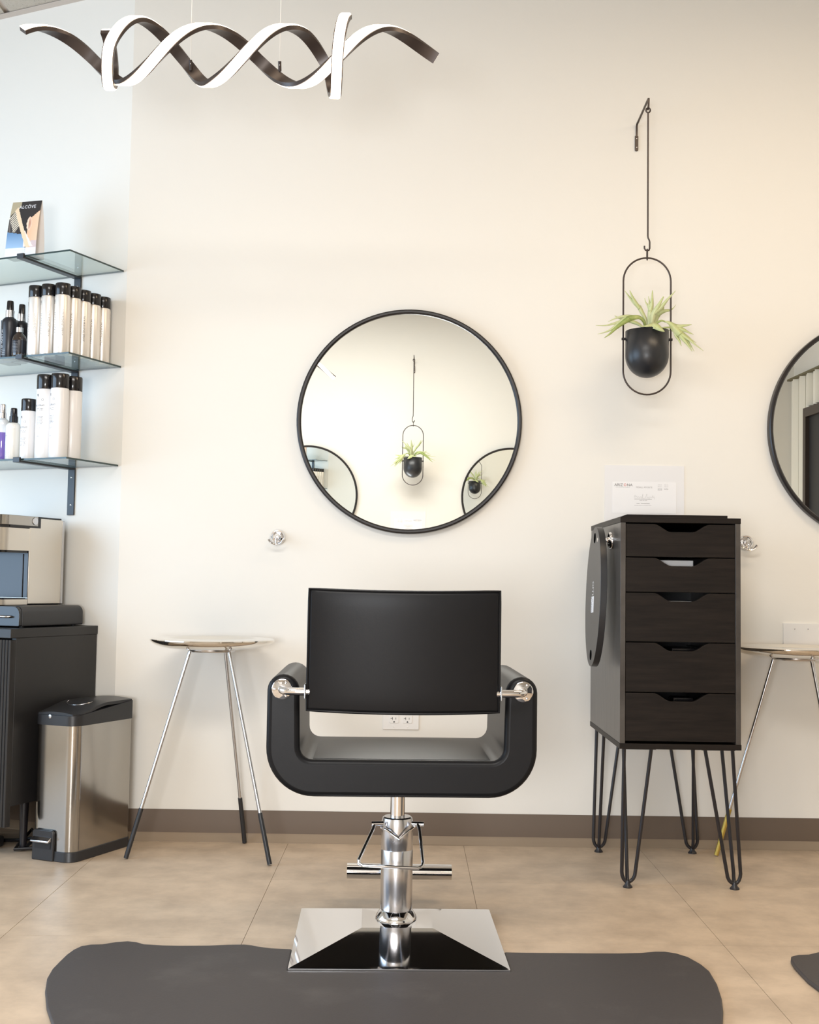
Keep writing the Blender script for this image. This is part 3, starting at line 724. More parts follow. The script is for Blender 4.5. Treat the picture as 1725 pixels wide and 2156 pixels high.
def robe_hook(loc, label, rz=0, roty=0):
    t = thing('robe_hook', label, 'hook', loc, rz)
    obj('rosette', Lathe([(0.0, -0.011), (0.010, -0.011), (0.012, -0.006), (0.018, -0.0045), (0.0205, -0.008), (0.0235, -0.0085), (0.0262, -0.005), (0.0268, -0.0005), (0.0, -0.0005)], 40, (0,0,0), 'Y'), 'chrome', t)
    obj('post', Lathe([(0.0, -0.045), (0.006, -0.0445), (0.0085, -0.040), (0.0090, -0.030), (0.0065, -0.022), (0.0080, -0.010), (0, -0.010)], 24, (0, 0, 0.001), 'Y'), 'chrome', t)
    obj('stem', Tube([(0, -0.036, 0), (-0.001, -0.040, -0.014), (-0.001, -0.040, -0.026)], 0.0042, 12), 'chrome', t)
    obj('prongs', Tube([(-0.027, -0.052, -0.010), (-0.024, -0.050, -0.016), (-0.017, -0.046, -0.023), (-0.008, -0.042, -0.027), (0, -0.040, -0.028), (0.008, -0.042, -0.027), (0.016, -0.046, -0.023), (0.022, -0.050, -0.016), (0.025, -0.052, -0.010)],
        0.0040, 12, radii=[0.0045, 0.0042, 0.0036, 0.0036, 0.0046, 0.0036, 0.0036, 0.0042, 0.0045]), 'chrome', t)
    return t
h = robe_hook((-0.4665, YM, 1.066), 'chrome double robe hook on the wall left of the chair, below the mirror')
dup(h, (1.196, YM, 1.070), 0, 'chrome double robe hook on the wall just right of the drawer unit')
h3 = dup(h, (X0, 3.765, 1.052), -PI/2, 'chrome hook on the drawer unit side from which the oval board hangs')
for c in list(h3.children):
    if c.name.startswith(('prongs', 'stem')): bpy.data.objects.remove(c)
# -------------------------------------------------------------- outlets
ou = thing('outlet_plate', 'white double wall outlet seen below the chair backrest', 'outlet', (-0.0195, YM, 0.4515))
obj('plate', Prism(rrect(-0.0635, 0.0635, -0.057, 0.057, 0.002, 3), -0.005, -0.0005, axis='Y'), 'white', ou, bevel=0.0015)
for sx in (-1, 1):
    for sz in (-1, 1):
        cx_, cz_ = sx*0.0235-0.0005, sz*0.0195
        rc = obj('receptacle', Prism(rrect(cx_-0.0165, cx_+0.0165, cz_-0.0145, cz_+0.0145, 0.003, 3), -0.0072, -0.0050, axis='Y'), 'white', ou, bevel=0.0006)
        sl = bmesh.new()
        box(sl, cx_-0.0068, cx_-0.0052, -0.0076, -0.0072, cz_-0.003, cz_+0.006); box(sl, cx_-0.0125, cx_-0.0068, -0.0076, -0.0072, cz_+0.001, cz_+0.0026)
        box(sl, cx_+0.0052, cx_+0.0068, -0.0076, -0.0072, cz_-0.002, cz_+0.005)
        prism(sl, [(cx_-0.0028, cz_-0.0125), (cx_+0.0028, cz_-0.0125), (cx_+0.0028, cz_-0.010), (cx_, cz_-0.0068), (cx_-0.0028, cz_-0.010)], -0.0076, -0.0072, axis='Y')
        obj('slots', sl, 'ink_dark', rc)
    for z in (-0.048, 0.048):
        obj('screw', Lathe([(0, -0.0064), (0.0024, -0.0058), (0.0028, -0.005), (0, -0.005)], 12, (sx*0.0235-0.0005, 0, z), 'Y'), 'white', ou)
sw = thing('blank_plate', 'white two-gang wall plate behind the table at the right edge', 'wall plate', (1.390, YM, 0.722))
obj('plate', Prism(rrect(-0.064, 0.064, -0.066, 0.066, 0.002, 3), -0.006, -0.0005, axis='Y'), 'white', sw, bevel=0.0015)
for sx in (-1, 1):
    for z in (-0.045, 0.045):
        obj('screw', Lathe([(0, -0.0074), (0.0022, -0.0068), (0.0026, -0.006), (0, -0.006)], 12, (sx*0.0235, 0, z), 'Y'), 'satin', sw)
cw = obj('cord', Tube([(-0.2465, -0.006, 0.54), (-0.2465, -0.006, 0.44), (-0.2465, -0.006, 0.443)], 0.0013, 8), 'cable'); cw.location = (0, YM, 0)
bpy.data.objects.remove(cw)
cw = obj('wire_hook', tube(Tube([(-0.2465, -0.006, 0.452), (-0.2465, -0.004, 0.53), (-0.2395, -0.004, 0.55), (-0.2330, -0.004, 0.55), (-0.2215, -0.004, 0.53), (-0.2215, -0.006, 0.449)], 0.0013, 8), [(-0.234, -0.0006, 0.55), (-0.234, -0.006, 0.55)], 0.003, 8), 'cable'); cw.location = (0, YM, 0)
tag(cw, 'thin black wire hanger behind the chair, two ends showing under its backrest', 'hook')

# ------------------------------------------------------------------ tripod tray tables
tt = thing('tray_table', 'polished metal tray table with black-tipped legs left of the chair', 'table', (-0.6535, 4.015, 0))
prof = [(0.0, 0.7010), (0.080, 0.7005), (0.122, 0.7025), (0.135, 0.7085), (0.143, 0.7160), (0.150, 0.7172), (0.200, 0.7150), (0.2055, 0.7130), (0.2062, 0.7105), (0.2045, 0.7060), (0.1960, 0.6985), (0.1800, 0.6905), (0.1550, 0.6845), (0.1200, 0.6812), (0.0780, 0.6805), (0.0, 0.6805)]
obj('tray', Lathe(prof, 96), 'tray', tt)
obj('ring', Lathe([(0.066, 0.6810), (0.078, 0.6795), (0.079, 0.675), (0.076, 0.671), (0.066, 0.6705), (0.066, 0.681)], 64), 'satin', tt)
for an, rf in ((195.6, 0.262), (62.0, 0.210), (-30.5, 0.258)):
    a = R(an); p0 = Vector((0.072*math.cos(a), 0.072*math.sin(a), 0.676)); p1 = Vector((rf*math.cos(a), rf*math.sin(a), 0.0035))
    m_ = p0.lerp(p1, 0.765)
    lg = obj('leg', Tube([p0, m_], 0.0058, 16), 'satin', tt)
    obj('leg_tip', Tube([m_, p1], 0.0077, 16), 'black_matte', lg)
t2 = dup(tt, (1.303, 4.022, 0), R(-36), 'polished metal tray table with gold-tipped legs at the right edge')
for c in t2.children:
    for g_ in c.children:
        if g_.name.startswith('leg_tip'):
            g_.data = g_.data.copy(); g_.data.materials[0] = M['gold']; g_['label'] = 'gold-painted leg tip'

# ------------------------------------------------------------------ spiral lamp
def spiral_lamp(loc, label, rz=0, phase=0):
    t = thing('spiral_lamp', label, 'lamp', loc, rz)
    k = 3.1/2515
    cxp, czp = 483.0, 93.0
    def strand(keys, radii, name):
        pts = []
        for i in range(len(keys)-1):
            (x0, f0), (x1, f1) = keys[i], keys[i+1]; n = max(3, int(abs(f1-f0)/6))
            for s in range(n):
                pts.append((x0+(x1-x0)*s/n, f0+(f1-f0)*s/n, radii[i]+(radii[i+1]-radii[i])*s/n))
        pts.append((keys[-1][0], keys[-1][1], radii[-1]))
        # smooth x a little so the sweep has no kinks
        for _ in range(6):
            q = pts[:]
            for i in range(1, len(pts)-1):
                q[i] = ((pts[i-1][0]+2*pts[i][0]+pts[i+1][0])/4, (pts[i-1][1]+2*pts[i][1]+pts[i+1][1])/4, (pts[i-1][2]+2*pts[i][2]+pts[i+1][2])/4)
            pts = q
        P, Nn = [], []
        for x, f, r in pts:
            a = R(f+phase); P.append(Vector(((x-cxp)*k, -r*math.cos(a), r*math.sin(a)))); Nn.append(Vector((0, -math.cos(a), math.sin(a))))
        body, led = bmesh.new(), bmesh.new()
        def sweep(bm, prof_):
            prev = None
            for i, p in enumerate(P):
                tg = (P[min(i+1, len(P)-1)]-P[max(i-1, 0)]).normalized()
                n = (Nn[i]-tg*Nn[i].dot(tg)).normalized(); b = tg.cross(n)
                ring = [bm.verts.new(p+b*u+n*v) for u, v in prof_]
                if prev:
                    for q in range(len(ring)): bm.faces.new((prev[q], prev[(q+1)%len(ring)], ring[(q+1)%len(ring)], ring[q]))
                else: bm.faces.new(ring[::-1])
                prev = ring
            bm.faces.new(prev)
        sweep(body, [(-0.0155, -0.006), (0.0155, -0.006), (0.0155, 0.005), (-0.0155, 0.005)])
        sweep(led, [(-0.0132, 0.0052), (0.0132, 0.0052), (0.0128, 0.0085), (0.0095, 0.0100), (-0.0095, 0.0100), (-0.0128, 0.0085)])
        o = obj(name, body, 'bronze', t)
        obj('led_diffuser', led, 'led', o)
    strand([(42,-322),(100,-262),(180,-180),(265,-90),(360,0),(455,90),(550,180),(645,270),(740,360),(835,450),(880,485),(924,515)], [.062,.060,.068,.070,.072,.070,.070,.070,.074,.072,.070,.066], 'light_band')
    strand([(204,-252),(208,-180),(217,-90),(234,-10),(298,90),(380,180),(445,270),(540,360),(625,450),(688,540),(708,630),(717,715),(729,786)], [.076,.080,.083,.086,.086,.074,.070,.072,.072,.086,.098,.100,.100], 'light_band')
    for xp, z in ((384, 0.0), (580, 0.0)):
        x = (xp-cxp)*k
        obj('clip', Tube([(x, 0.055, 0.012), (x, 0.066, -0.012)], 0.0045, 8), 'bronze', t)
        obj('wire', Tube([(x, 0.055, 0.0), (x, 0.055, 0.765-0.02)], 0.0008, 6), 'white', t)
    obj('ceiling_canopy', Box(-0.15, 0.20, 0.02, 0.09, 0.740, 0.760), 'bronze', t)
    return t
lampz = ZC-0.7605
spiral_lamp((-0.489, 3.1, 2.3015), 'spiral pendant lamp of two glowing ribbons at the top left')
spiral_lamp((-1.094, -0.06, 2.3015), 'spiral pendant lamp over the facing station, its end seen in the mirror', PI, 272)

# ------------------------------------------------------------------ left wall: glass shelves and brackets
for n_, (z, dp) in zip(('top', 'middle', 'lowest'), ((2.018, 0.295), (1.670, 0.285), (1.315, 0.280))):
    s_ = obj('glass_shelf', Box(-1.20, -0.012, -dp, -0.004, -0.006, 0.0), ('glass', 'glass_edge'))
    for p in s_.data.polygons:
        if abs(p.normal.z) < 0.5: p.material_index = 1
    setloc(s_, LW(0, 0, z), -TH); tag(s_, {'top': 'topmost clear glass shelf, the one carrying the picture card', 'middle': 'middle clear glass shelf, under the row of champagne cans', 'lowest': 'lowest clear glass shelf, under the white spray cans'}[n_], 'shelf')
    br = thing('shelf_bracket', 'black steel bracket under the %s glass shelf' % n_, 'bracket', LW(-0.2175, 0, z-0.006), -TH)
    obj('arm', Box(-0.0145, 0.0145, -dp-0.003, -0.006, -0.0075, -0.0006), 'black_matte', br, bevel=0.0012)
    obj('lip', Box(-0.0145, 0.0145, -dp-0.012, -dp-0.0035, -0.0075, 0.010), 'black_matte', br, bevel=0.0012)
    pt = obj('wall_plate', Box(-0.0155, 0.0155, -0.0065, -0.0008, -0.172, -0.0006), 'black_matte', br, bevel=0.0012)
    for zz in (-0.035, -0.135):
        obj('screw', Lathe([(0, -0.0080), (0.003, -0.0072), (0.004, -0.0065), (0, -0.0065)], 12, (0, 0, zz), 'Y'), 'satin', pt)

# cans and bottles ---------------------------------------------------------
def wrapf(r, a0, z0):
    def f(x, y):
        a = a0 + x/r
        return (r*1.006*math.sin(a), -r*1.006*math.cos(a), z0+y)
    return f
def silver_can():
    t = thing('spray_can', '', 'can')
    r = 0.0262
    b = obj('body', Lathe([(0.0, 0.0), (r*0.93, 0.0), (r, 0.003), (r, 0.197), (r*0.93, 0.203), (0.0, 0.203)], 40), 'can_silver', t)
    obj('cap', Lathe([(r*0.97, 0.2035), (r*0.99, 0.2045), (r*0.99, 0.240), (r*0.94, 0.2435), (0.0, 0.2440), (0.0, 0.2035)], 40), 'gloss_black', t)
    p = bmesh.new(); rnd = random.Random(11)
    f = wrapf(r, -0.62, 0)
    quad_fn(p, -0.004, 0.004, 0.183, 0.186, f, 2); quad_fn(p, -0.003, -0.001, 0.178, 0.183, f); quad_fn(p, 0.001, 0.004, 0.176, 0.182, f); quad_fn(p, -0.004, 0.003, 0.1725, 0.175, f, 2)
    for k in range(13):
        small_print(p, -0.004, 0.015-0.004*(k % 3), 0.140-k*0.0058, 0.0016, wrapf(r, -0.62, 0), rnd)
    # lettering running down the side
    text_faces(p, 'NOURISHING SPRAY', 0.0105, lambda x, y: wrapf(r, 0.60, 0.150)(y, -x), 'LEFT', 0.9)
    f2 = wrapf(r, 0.18, 0.020)
    for a, b2 in (((-0.004, 0), (0.004, 0.0008)),): quad_fn(p, a[0], b2[0], a[1], b2[1], f2, 2)
    for sx in (-1, 1):
        fc = [bm_v for bm_v in ((sx*0.004, 0), (sx*0.0032, 0), (0, 0.0062), (0, 0.0074))]
        p.faces.new([p.verts.new(f2(*q)) for q in fc])
    obj('lettering', p, 'ink', b, smooth=False)
    return t
c0 = silver_can()
SC = [(-0.183,-0.258), (-0.127,-0.258), (-0.071,-0.254), (-0.0695,-0.200), (-0.0707,-0.1465), (-0.070,-0.093), (-0.070,-0.0395)]
names_sc = ['leftmost champagne spray can at the front of the middle shelf', 'second champagne spray can from the left on the middle shelf', 'champagne spray can at the front right corner of the middle shelf', 'champagne spray can just behind the corner one on the middle shelf', 'fifth champagne spray can from the left, mid-row on the shelf', 'sixth champagne spray can, last but one towards the wall', 'champagne spray can nearest the wall on the middle shelf']
for i, ((lx, ly), nm) in enumerate(zip(SC, names_sc)):
    rz = -TH + R((-4, 0, 0, -12, 6, -14, -10)[i])
    if i == 0: setloc(c0, LW(lx, ly, 1.6702), rz); c0['label'] = nm; c0['group'] = 'champagne spray cans on the middle shelf'
    else: dup(c0, LW(lx, ly, 1.6702), rz, nm, 'champagne spray cans on the middle shelf')

def white_can(h, r, caph):
    t = thing('spray_can', '', 'can')
    b = obj('body', Lathe([(0.0, 0.0), (r*0.95, 0.0), (r, 0.003), (r, h-caph-0.004), (r*0.95, h-caph-0.001), (0.0, h-caph-0.001)], 40), 'can_white', t)
    obj('cap', Lathe([(r*0.97, h-caph-0.0006), (r*0.99, h-caph+0.0004), (r*0.99, h-0.005), (r*0.94, h-0.001), (0.0, h), (0.0, h-caph-0.0006)], 40), 'gloss_black', t)
    p = bmesh.new(); rnd = random.Random(13); H = h-caph
    f = wrapf(r, -0.45, 0)
    quad_fn(p, -0.0035, 0.0035, H-0.022, H-0.0195, f, 2); quad_fn(p, -0.003, -0.001, H-0.0265, H-0.022, f); quad_fn(p, 0.0008, 0.0035, H-0.028, H-0.023, f)
    ring = wrapf(r, 0.15, H-0.040)
    for k in range(14):
        a, a2 = 2*PI*k/14, 2*PI*(k+1)/14
        p.faces.new([p.verts.new(ring(q*math.cos(w), q*math.sin(w))) for q, w in ((0.0034, a), (0.0040, a), (0.0040, a2), (0.0034, a2))])
    text_faces(p, 'NG SPRAY', 0.0082, wrapf(r, -0.25, H-0.062), 'CENTER', 1.05)
    for k in range(2): small_print(p, -0.012, 0.012, -0.0715+H-k*0.0044, 0.0024, wrapf(r, -0.15, 0), rnd)
    for k in range(6): small_print(p, -0.010, 0.012-0.002*(k % 2), H-0.098-k*0.0050, 0.0019, wrapf(r, -0.15, 0), rnd)
    sg = [(-0.005, 0), (-0.002, 0.002), (-0.001, -0.001), (0.002, 0.002), (0.006, 0.004)]
    if H > 0.19:
        fs = wrapf(r, -0.2, H-0.140)
        for a, b2 in zip(sg, sg[1:]): p.faces.new([p.verts.new(fs(*q)) for q in (a, b2, (b2[0], b2[1]+0.0006), (a[0], a[1]+0.0006))])
        small_print(p, -0.006, 0.005, H-0.166, 0.0016, wrapf(r, -0.25, 0), rnd)
    obj('lettering', p, 'ink_dark', b, smooth=False)
    return t
wc = white_can(0.293, 0.0310, 0.050)
grp = 'tall white spray cans on the lowest shelf'
setloc(wc, LW(-0.156, -0.226, 1.3152), -TH+R(14)); wc['label'] = 'tall white spray can, leftmost of the three on the lowest shelf'; wc['group'] = grp
dup(wc, LW(-0.0925, -0.228, 1.3152), -TH-R(8), 'tall white spray can in front at the corner of the lowest shelf', grp)
dup(wc, LW(-0.090, -0.162, 1.3152), -TH-R(30), 'tall white spray can half hidden behind the corner one', grp)
ws_ = white_can(0.212, 0.0262, 0.042)
setloc(ws_, LW(-0.2225, -0.232, 1.3152), -TH+R(6)); ws_['label'] = 'shorter white spray can with black cap left of the tall ones'

def pump_bottle(label, loc, h, r, m, collar, cap, shoulder=None, hz=None, print_m='ink_white', rz=-TH):
    """bottle with round shoulder, collar and over-cap"""
    t = thing('pump_bottle', label, 'bottle', loc, rz)
    hb_ = hz or h*0.72
    b = obj('body', Lathe([(0, 0), (r*0.9, 0), (r, 0.004), (r, hb_-r*0.75), (r*0.93, hb_-r*0.38), (r*0.72, hb_-r*0.12), (r*0.42, hb_), (0, hb_)], 36), m, t)
    hc = hb_ + (h-hb_)*0.42
    obj('collar', Lathe([(r*0.56, hb_), (r*0.56, hc), (r*0.50, hc+0.001), (0, hc+0.001), (0, hb_)], 28), collar, t)
    obj('cap', Lathe([(r*0.46, hc+0.001), (r*0.42, h-0.004), (r*0.38, h), (0, h), (0, hc+0.001)], 28), cap, t)
    p = bmesh.new(); rnd = random.Random(int(h*1000))
    if print_m == 'ink_white':
        text_faces(p, 'MASQUE', 0.017, lambda x, y: wrapf(r, -0.5, hb_*0.70)(y-0.004, -x), 'LEFT', 1.0)
    else:
        text_faces(p, 'FORTWIST', 0.0060, wrapf(r, -0.2, hb_*0.62), 'CENTER', 1.0)
    for k in range(4): small_print(p, -0.010, 0.012, hb_*0.22-k*0.006, 0.0018, wrapf(r, -0.2, 0), rnd)
    obj('lettering', p, print_m, b, smooth=False)
    return t
ZS2, ZS3 = 1.6702, 1.3152
pump_bottle('tall black pump bottle with silver collar at the left end of the middle shelf', LW(-0.319, -0.235, ZS2), 0.209, 0.0272, 'navy', 'silver_plastic', 'gloss_black', hz=0.150)
pump_bottle('black pump bottle with silver collar behind the small dropper bottle', LW(-0.317, -0.178, ZS2), 0.209, 0.0260, 'navy', 'silver_plastic', 'gloss_black', hz=0.148)
# small amber dropper bottle with a label
t = thing('dropper_bottle', 'small amber glass bottle with silver collar in front on the middle shelf', 'bottle', LW(-0.252, -0.258, ZS2), -TH)
b = obj('body', Lathe([(0, 0), (0.020, 0), (0.0235, 0.004), (0.0245, 0.010), (0.0245, 0.060), (0.021, 0.074), (0.012, 0.084), (0.010, 0.088), (0, 0.088)], 32), 'amber', t)
obj('label_band', Lathe([(0.0247, 0.013), (0.0249, 0.014), (0.0249, 0.057), (0.0247, 0.058)], 32), 'navy', b)
obj('collar', Lathe([(0.0125, 0.088), (0.0125, 0.104), (0, 0.104), (0, 0.088)], 28), 'silver_plastic', t)
p = bmesh.new(); rnd = random.Random(4)
for k in range(7): small_print(p, -0.008, 0.014, 0.050-k*0.0052, 0.0015, wrapf(0.0252, 0, 0), rnd)
obj('lettering', p, 'ink_light', b, smooth=False)
# dark cartons behind the bottles
for lx, ly, w, h_, lb in ((-0.375, -0.165, 0.055, 0.157, 'dark navy carton standing at the left end of the middle shelf'), (-0.222, -0.110, 0.05, 0.150, 'dark navy carton between the black bottles and the champagne cans')):
    o = obj('carton', Box(-w/2, w/2, -0.025, 0.025, 0, h_), 'navy', bevel=0.001); setloc(o, LW(lx, ly, ZS2), -TH); tag(o, lb, 'carton')
# lowest shelf, left end
pump_bottle('cream lotion bottle with black spray pump on the lowest shelf', LW(-0.283, -0.238, ZS3), 0.182, 0.0262, 'cream', 'gloss_black', 'gloss_black', hz=0.132, print_m='ink_light')
t = thing('pump_bottle', 'violet two-tone bottle with silver pump at the left end of the lowest shelf', 'bottle', LW(-0.338, -0.232, ZS3), -TH)
obj('body', Lathe([(0, 0), (0.0235, 0), (0.0255, 0.004), (0.0255, 0.098), (0, 0.098)], 32), 'purple', t)
obj('shoulder', Lathe([(0.0252, 0.0981), (0.0252, 0.128), (0.022, 0.142), (0.012, 0.150), (0, 0.150), (0, 0.0981)], 32), 'clear_bottle', t)
obj('collar', Lathe([(0.0125, 0.150), (0.0125, 0.168), (0.010, 0.170), (0, 0.170), (0, 0.150)], 24), 'silver_plastic', t)
obj('cap', Lathe([(0.0105, 0.170), (0.0095, 0.196), (0.0085, 0.199), (0, 0.199), (0, 0.170)], 24), 'silver_plastic', t)
p = bmesh.new()
for k in range(5): small_print(p, -0.010, 0.012, 0.075-k*0.008, 0.002, wrapf(0.0256, 0, 0), rnd)
obj('lettering', p, 'ink_white', t, smooth=False)

# picture card on the top shelf --------------------------------------------
def card_colour(u, v):
    """u to the right, v up, 0..1: close-up of dark hair combed behind an ear, blue shirt"""
    def mixc(a, b, t): t = max(0, min(1, t)); return tuple(a[i]*(1-t)+b[i]*t for i in range(3))
    hair, skin, blue, khaki, comb, white = (0.030,0.026,0.026), (0.80,0.48,0.30), (0.12,0.25,0.44), (0.42,0.36,0.24), (0.80,0.62,0.42), (0.85,0.87,0.92)
    c = hair
    if v > 0.80 + (u-0.15)*0.55 and u < 0.32: c = khaki
    st = math.sin(u*60 + v*9)*0.5+0.5
    if u < 0.40 and 0.28 < v < 0.62: c = mixc(c, (0.42,0.38,0.34), 0.35*st*(1-u/0.4))
    if v < 0.40-0.10*u and u < 0.62: c = mixc(blue, (0.38,0.55,0.75), (0.40-v)/0.40)
    # neck and cheek
    if u > 0.66 and v < 0.62+ (u-0.66)*0.55: c = mixc(skin, (0.90,0.62,0.44), (u-0.66)*2)
    if u > 0.80 and v < 0.22: c = (0.62,0.50,0.50)
    # ear
    e = ((u-0.70)/0.085)**2 + ((v-0.55)/0.135)**2
    if e < 1: c = mixc((0.92,0.66,0.50), (0.45,0.20,0.12), (1-e)*0.9 if u > 0.68 else 0.0)
    # fingers
    if u > 0.58 and v < 0.42-(u-0.58)*1.0 and v > 0.10: c = (0.90,0.72,0.66)
    # comb: a diagonal bar with teeth to its lower left
    d = (u-0.19)*0.82 - (0.86-v)*0.57
    l = (u-0.19)*0.57 + (0.86-v)*0.82
    if abs(d) < 0.055 and 0 < l < 0.95: c = comb
    if -0.26 < d < -0.05 and 0.02 < l < 0.40 and int(l*46) % 2 == 0: c = (0.84,0.76,0.62)
    if v < 0.09: c = mixc(c, white, 0.75)
    return c
def picture_card():
    t = thing('picture_card', 'folded advertising card with a combed-hair picture and white lettering on the top shelf', 'card', LW(-0.244, -0.262, 2.0182), -TH+R(9))
    wd, hh = 0.120, 0.203; nx, nz = 56, 76
    bm = bmesh.new(); lay = bm.loops.layers.float_color.new('paint')
    def P(u, v):
        # bowed face leaning back towards the top fold
        y = -0.020 + 0.026*v*v
        return ((u-0.5)*wd*(1-0.04*v) + 0.006*v, y, hh*v)
    G = [[bm.verts.new(P(i/nx, 0.0+j/nz)) for i in range(nx+1)] for j in range(nz+1)]
    for j in range(nz):
        for i in range(nx):
            f = bm.faces.new((G[j][i], G[j][i+1], G[j+1][i+1], G[j+1][i]))
            u, v = (i+0.5)/nx, (j+0.5)/nz
            c = (0.85,0.86,0.89) if v < 0.075 else card_colour(u, (v-0.075)/0.925)
            for lp in f.loops: lp[lay] = (*c, 1)
    fr = obj('front_face', bm, 'paper', t)
    m = mat('printed_card', (1, 1, 1), 0.35); a = m.node_tree.nodes.new('ShaderNodeVertexColor'); a.layer_name = 'paint'
    m.node_tree.links.new(a.outputs[0], m.node_tree.nodes['Principled BSDF'].inputs['Base Color'])
    fr.data.materials[0] = m
    # white back leaf of the loop
    bm = bmesh.new(); pts = []
    n = 16
    A = []
    for j in range(n+1):
        v = j/n; y = 0.034 - 0.026*v*v
        A.append([bm.verts.new(((u-0.5)*wd*(1-0.04*v)+0.006*v, y, hh*v)) for u in (0, 1)])
    for j in range(n): bm.faces.new((A[j][0], A[j+1][0], A[j+1][1], A[j][1]))
    b_ = obj('back_leaf', bm, 'paper', t); so = b_.modifiers.new('t', 'SOLIDIFY'); so.thickness = 0.0006
    bm = Box(-wd/2, wd/2, -0.020, 0.034, 0, 0.0006); obj('foot', bm, 'paper', t)
    # flat sides of the loop are white paper too
    bm = bmesh.new()
    fn = lambda x, y: tuple(Vector(P(0.5+x/wd, y/hh)) + Vector((0, -0.0008, 0)))
    text_faces(bm, 'ALCÔVE', 0.0175, lambda x, y: fn(x+0.006, y+0.176), 'CENTER', 1.05)
    rnd = random.Random(2)
    small_print(bm, -0.040, 0.030, 0.026, 0.0050, fn, rnd); small_print(bm, -0.026, 0.034, 0.018, 0.0045, fn, rnd)
    obj('lettering', bm, 'ink_white', fr, smooth=False)
picture_card()

# ------------------------------------------------------------------ coffee corner
cab = thing('coffee_cabinet', 'low black cabinet with a fluted front against the left wall', 'cabinet', LW(-0.081, 0, 0), -TH)
Wd = 0.86; Zc, Zb = 0.742, 0.172
obj('side_panel', Box(-0.018, 0, -0.412, -0.006, Zb, Zc-0.030), 'black_lam', cab, bevel=0.001)
obj('side_panel', Box(-Wd, -Wd+0.018, -0.412, -0.006, Zb, Zc-0.030), 'black_lam', cab, bevel=0.001)
obj('top_panel', Box(-Wd-0.002, 0.002, -0.440, -0.004, Zc-0.030, Zc), 'black_lam', cab, bevel=0.0015)
obj('bottom_panel', Box(-Wd+0.018, -0.018, -0.410, -0.010, Zb, Zb+0.018), 'black_lam', cab)
obj('back_panel', Box(-Wd+0.018, -0.018, -0.012, -0.008, Zb+0.018, Zc-0.030), 'black_lam', cab)
for x0, x1 in ((-Wd/2+0.001, -0.001), (-Wd+0.001, -Wd/2-0.001)):
    pts = [(x0, -0.4125), (x1, -0.4125), (x1, -0.432)]
    xx = x1
    while xx > x0+0.012:
        pts += [(xx-0.0015, -0.4345), (xx-0.006, -0.4365), (xx-0.0105, -0.4345), (xx-0.012, -0.430)]
        xx -= 0.0125
    pts += [(x0, -0.432)]
    dd = obj('door', Prism(pts, 0.108, Zc-0.036), 'black_lam', cab)
for lx in (-0.07, -Wd+0.07):
    for ly in (-0.27, -0.06):
        obj('leg', Lathe([(0.011, 0.0), (0.016, Zb), (0, Zb), (0, 0)], 16, (lx, ly, 0)), 'black_paint', cab)
# cables on the floor under it
c1 = obj('power_cable', tube(Tube([(-0.115, -0.13, 0.165), (-0.13, -0.17, 0.10), (-0.15, -0.21, 0.03), (-0.22, -0.20, 0.012), (-0.32, -0.24, 0.010), (-0.40, -0.16, 0.010)], 0.006, 8),
     [(-0.11, -0.27, 0.010), (-0.15, -0.31, 0.010), (-0.18, -0.26, 0.012), (-0.20, -0.20, 0.028), (-0.22, -0.15, 0.040), (-0.15, -0.20, 0.034), (-0.13, -0.28, 0.012)], 0.0055, 8, True), 'cable')
setloc(c1, LW(0, 0, 0), -TH); tag(c1, 'black power cables coiled on the floor under the low cabinet', 'cable')
o = obj('power_strip', Box(-0.14, 0.14, -0.028, 0.028, 0, 0.034), 'plastic', bevel=0.004); setloc(o, LW(-0.38, -0.31, 0), -TH+R(14)); tag(o, 'black power strip lying in the dark under the low cabinet', 'power strip')

# pod drawer
pd = thing('pod_drawer', 'flat black storage drawer with chrome pull between the cabinet and coffee machine', 'drawer box', LW(-0.118, 0, 0.7422), -TH)
profd = rrect(-0.335, 0.0, 0.004, 0.072, [0.004, 0.026, 0.026, 0.004], 8)
obj('casing', Prism(profd, -0.345, -0.040, axis='Y'), 'plastic', pd, bevel=0.0012)
fd = obj('drawer_front', Prism(rrect(-0.334, -0.001, 0.005, 0.071, [0.004, 0.026, 0.026, 0.004], 8), -0.360, -0.3465, axis='Y'), 'gloss_black', pd, bevel=0.0012)
obj('pull', Tube([(-0.115, -0.3605, 0.036), (-0.113, -0.372, 0.036), (-0.105, -0.377, 0.036), (-0.045, -0.377, 0.036), (-0.037, -0.372, 0.036), (-0.035, -0.3605, 0.036)], 0.0042, 12), 'chrome', fd)
for lx in (-0.31, -0.025):
    for ly in (-0.32, -0.06):
        obj('foot', Lathe([(0.008, 0), (0.008, 0.0045), (0, 0.0045), (0, 0)], 12, (lx, ly, 0)), 'cable', pd)

# coffee machine
cm = thing('coffee_machine', 'stainless steel single-serve coffee machine standing on the flat black drawer', 'coffee machine', LW(-0.200, 0, 0.8145), -TH)
bw = 0.255
obj('column', Box(-bw, 0, -0.232, -0.066, 0.004, 0.300), 'steel_warm', cm, bevel=0.0015)
obj('back_cover', Box(-bw+0.004, -0.002, -0.0655, -0.050, 0.002, 0.298), 'satin', cm, bevel=0.003)
hd = obj('head', Prism(rrect(-bw, 0, -0.385, -0.2325, [0.055, 0.0, 0.0, 0.055], 14), 0.186, 0.262), 'steel_warm', cm)
obj('head_collar', Prism(rrect(-bw+0.001, -0.001, -0.384, -0.2325, [0.054, 0.0, 0.0, 0.054], 14), 0.262, 0.300), 'black_lam', cm)
lv = rrect(-bw-0.0015, 0.0015, -0.390, -0.200, [0.058, 0.0, 0.0, 0.058], 14)
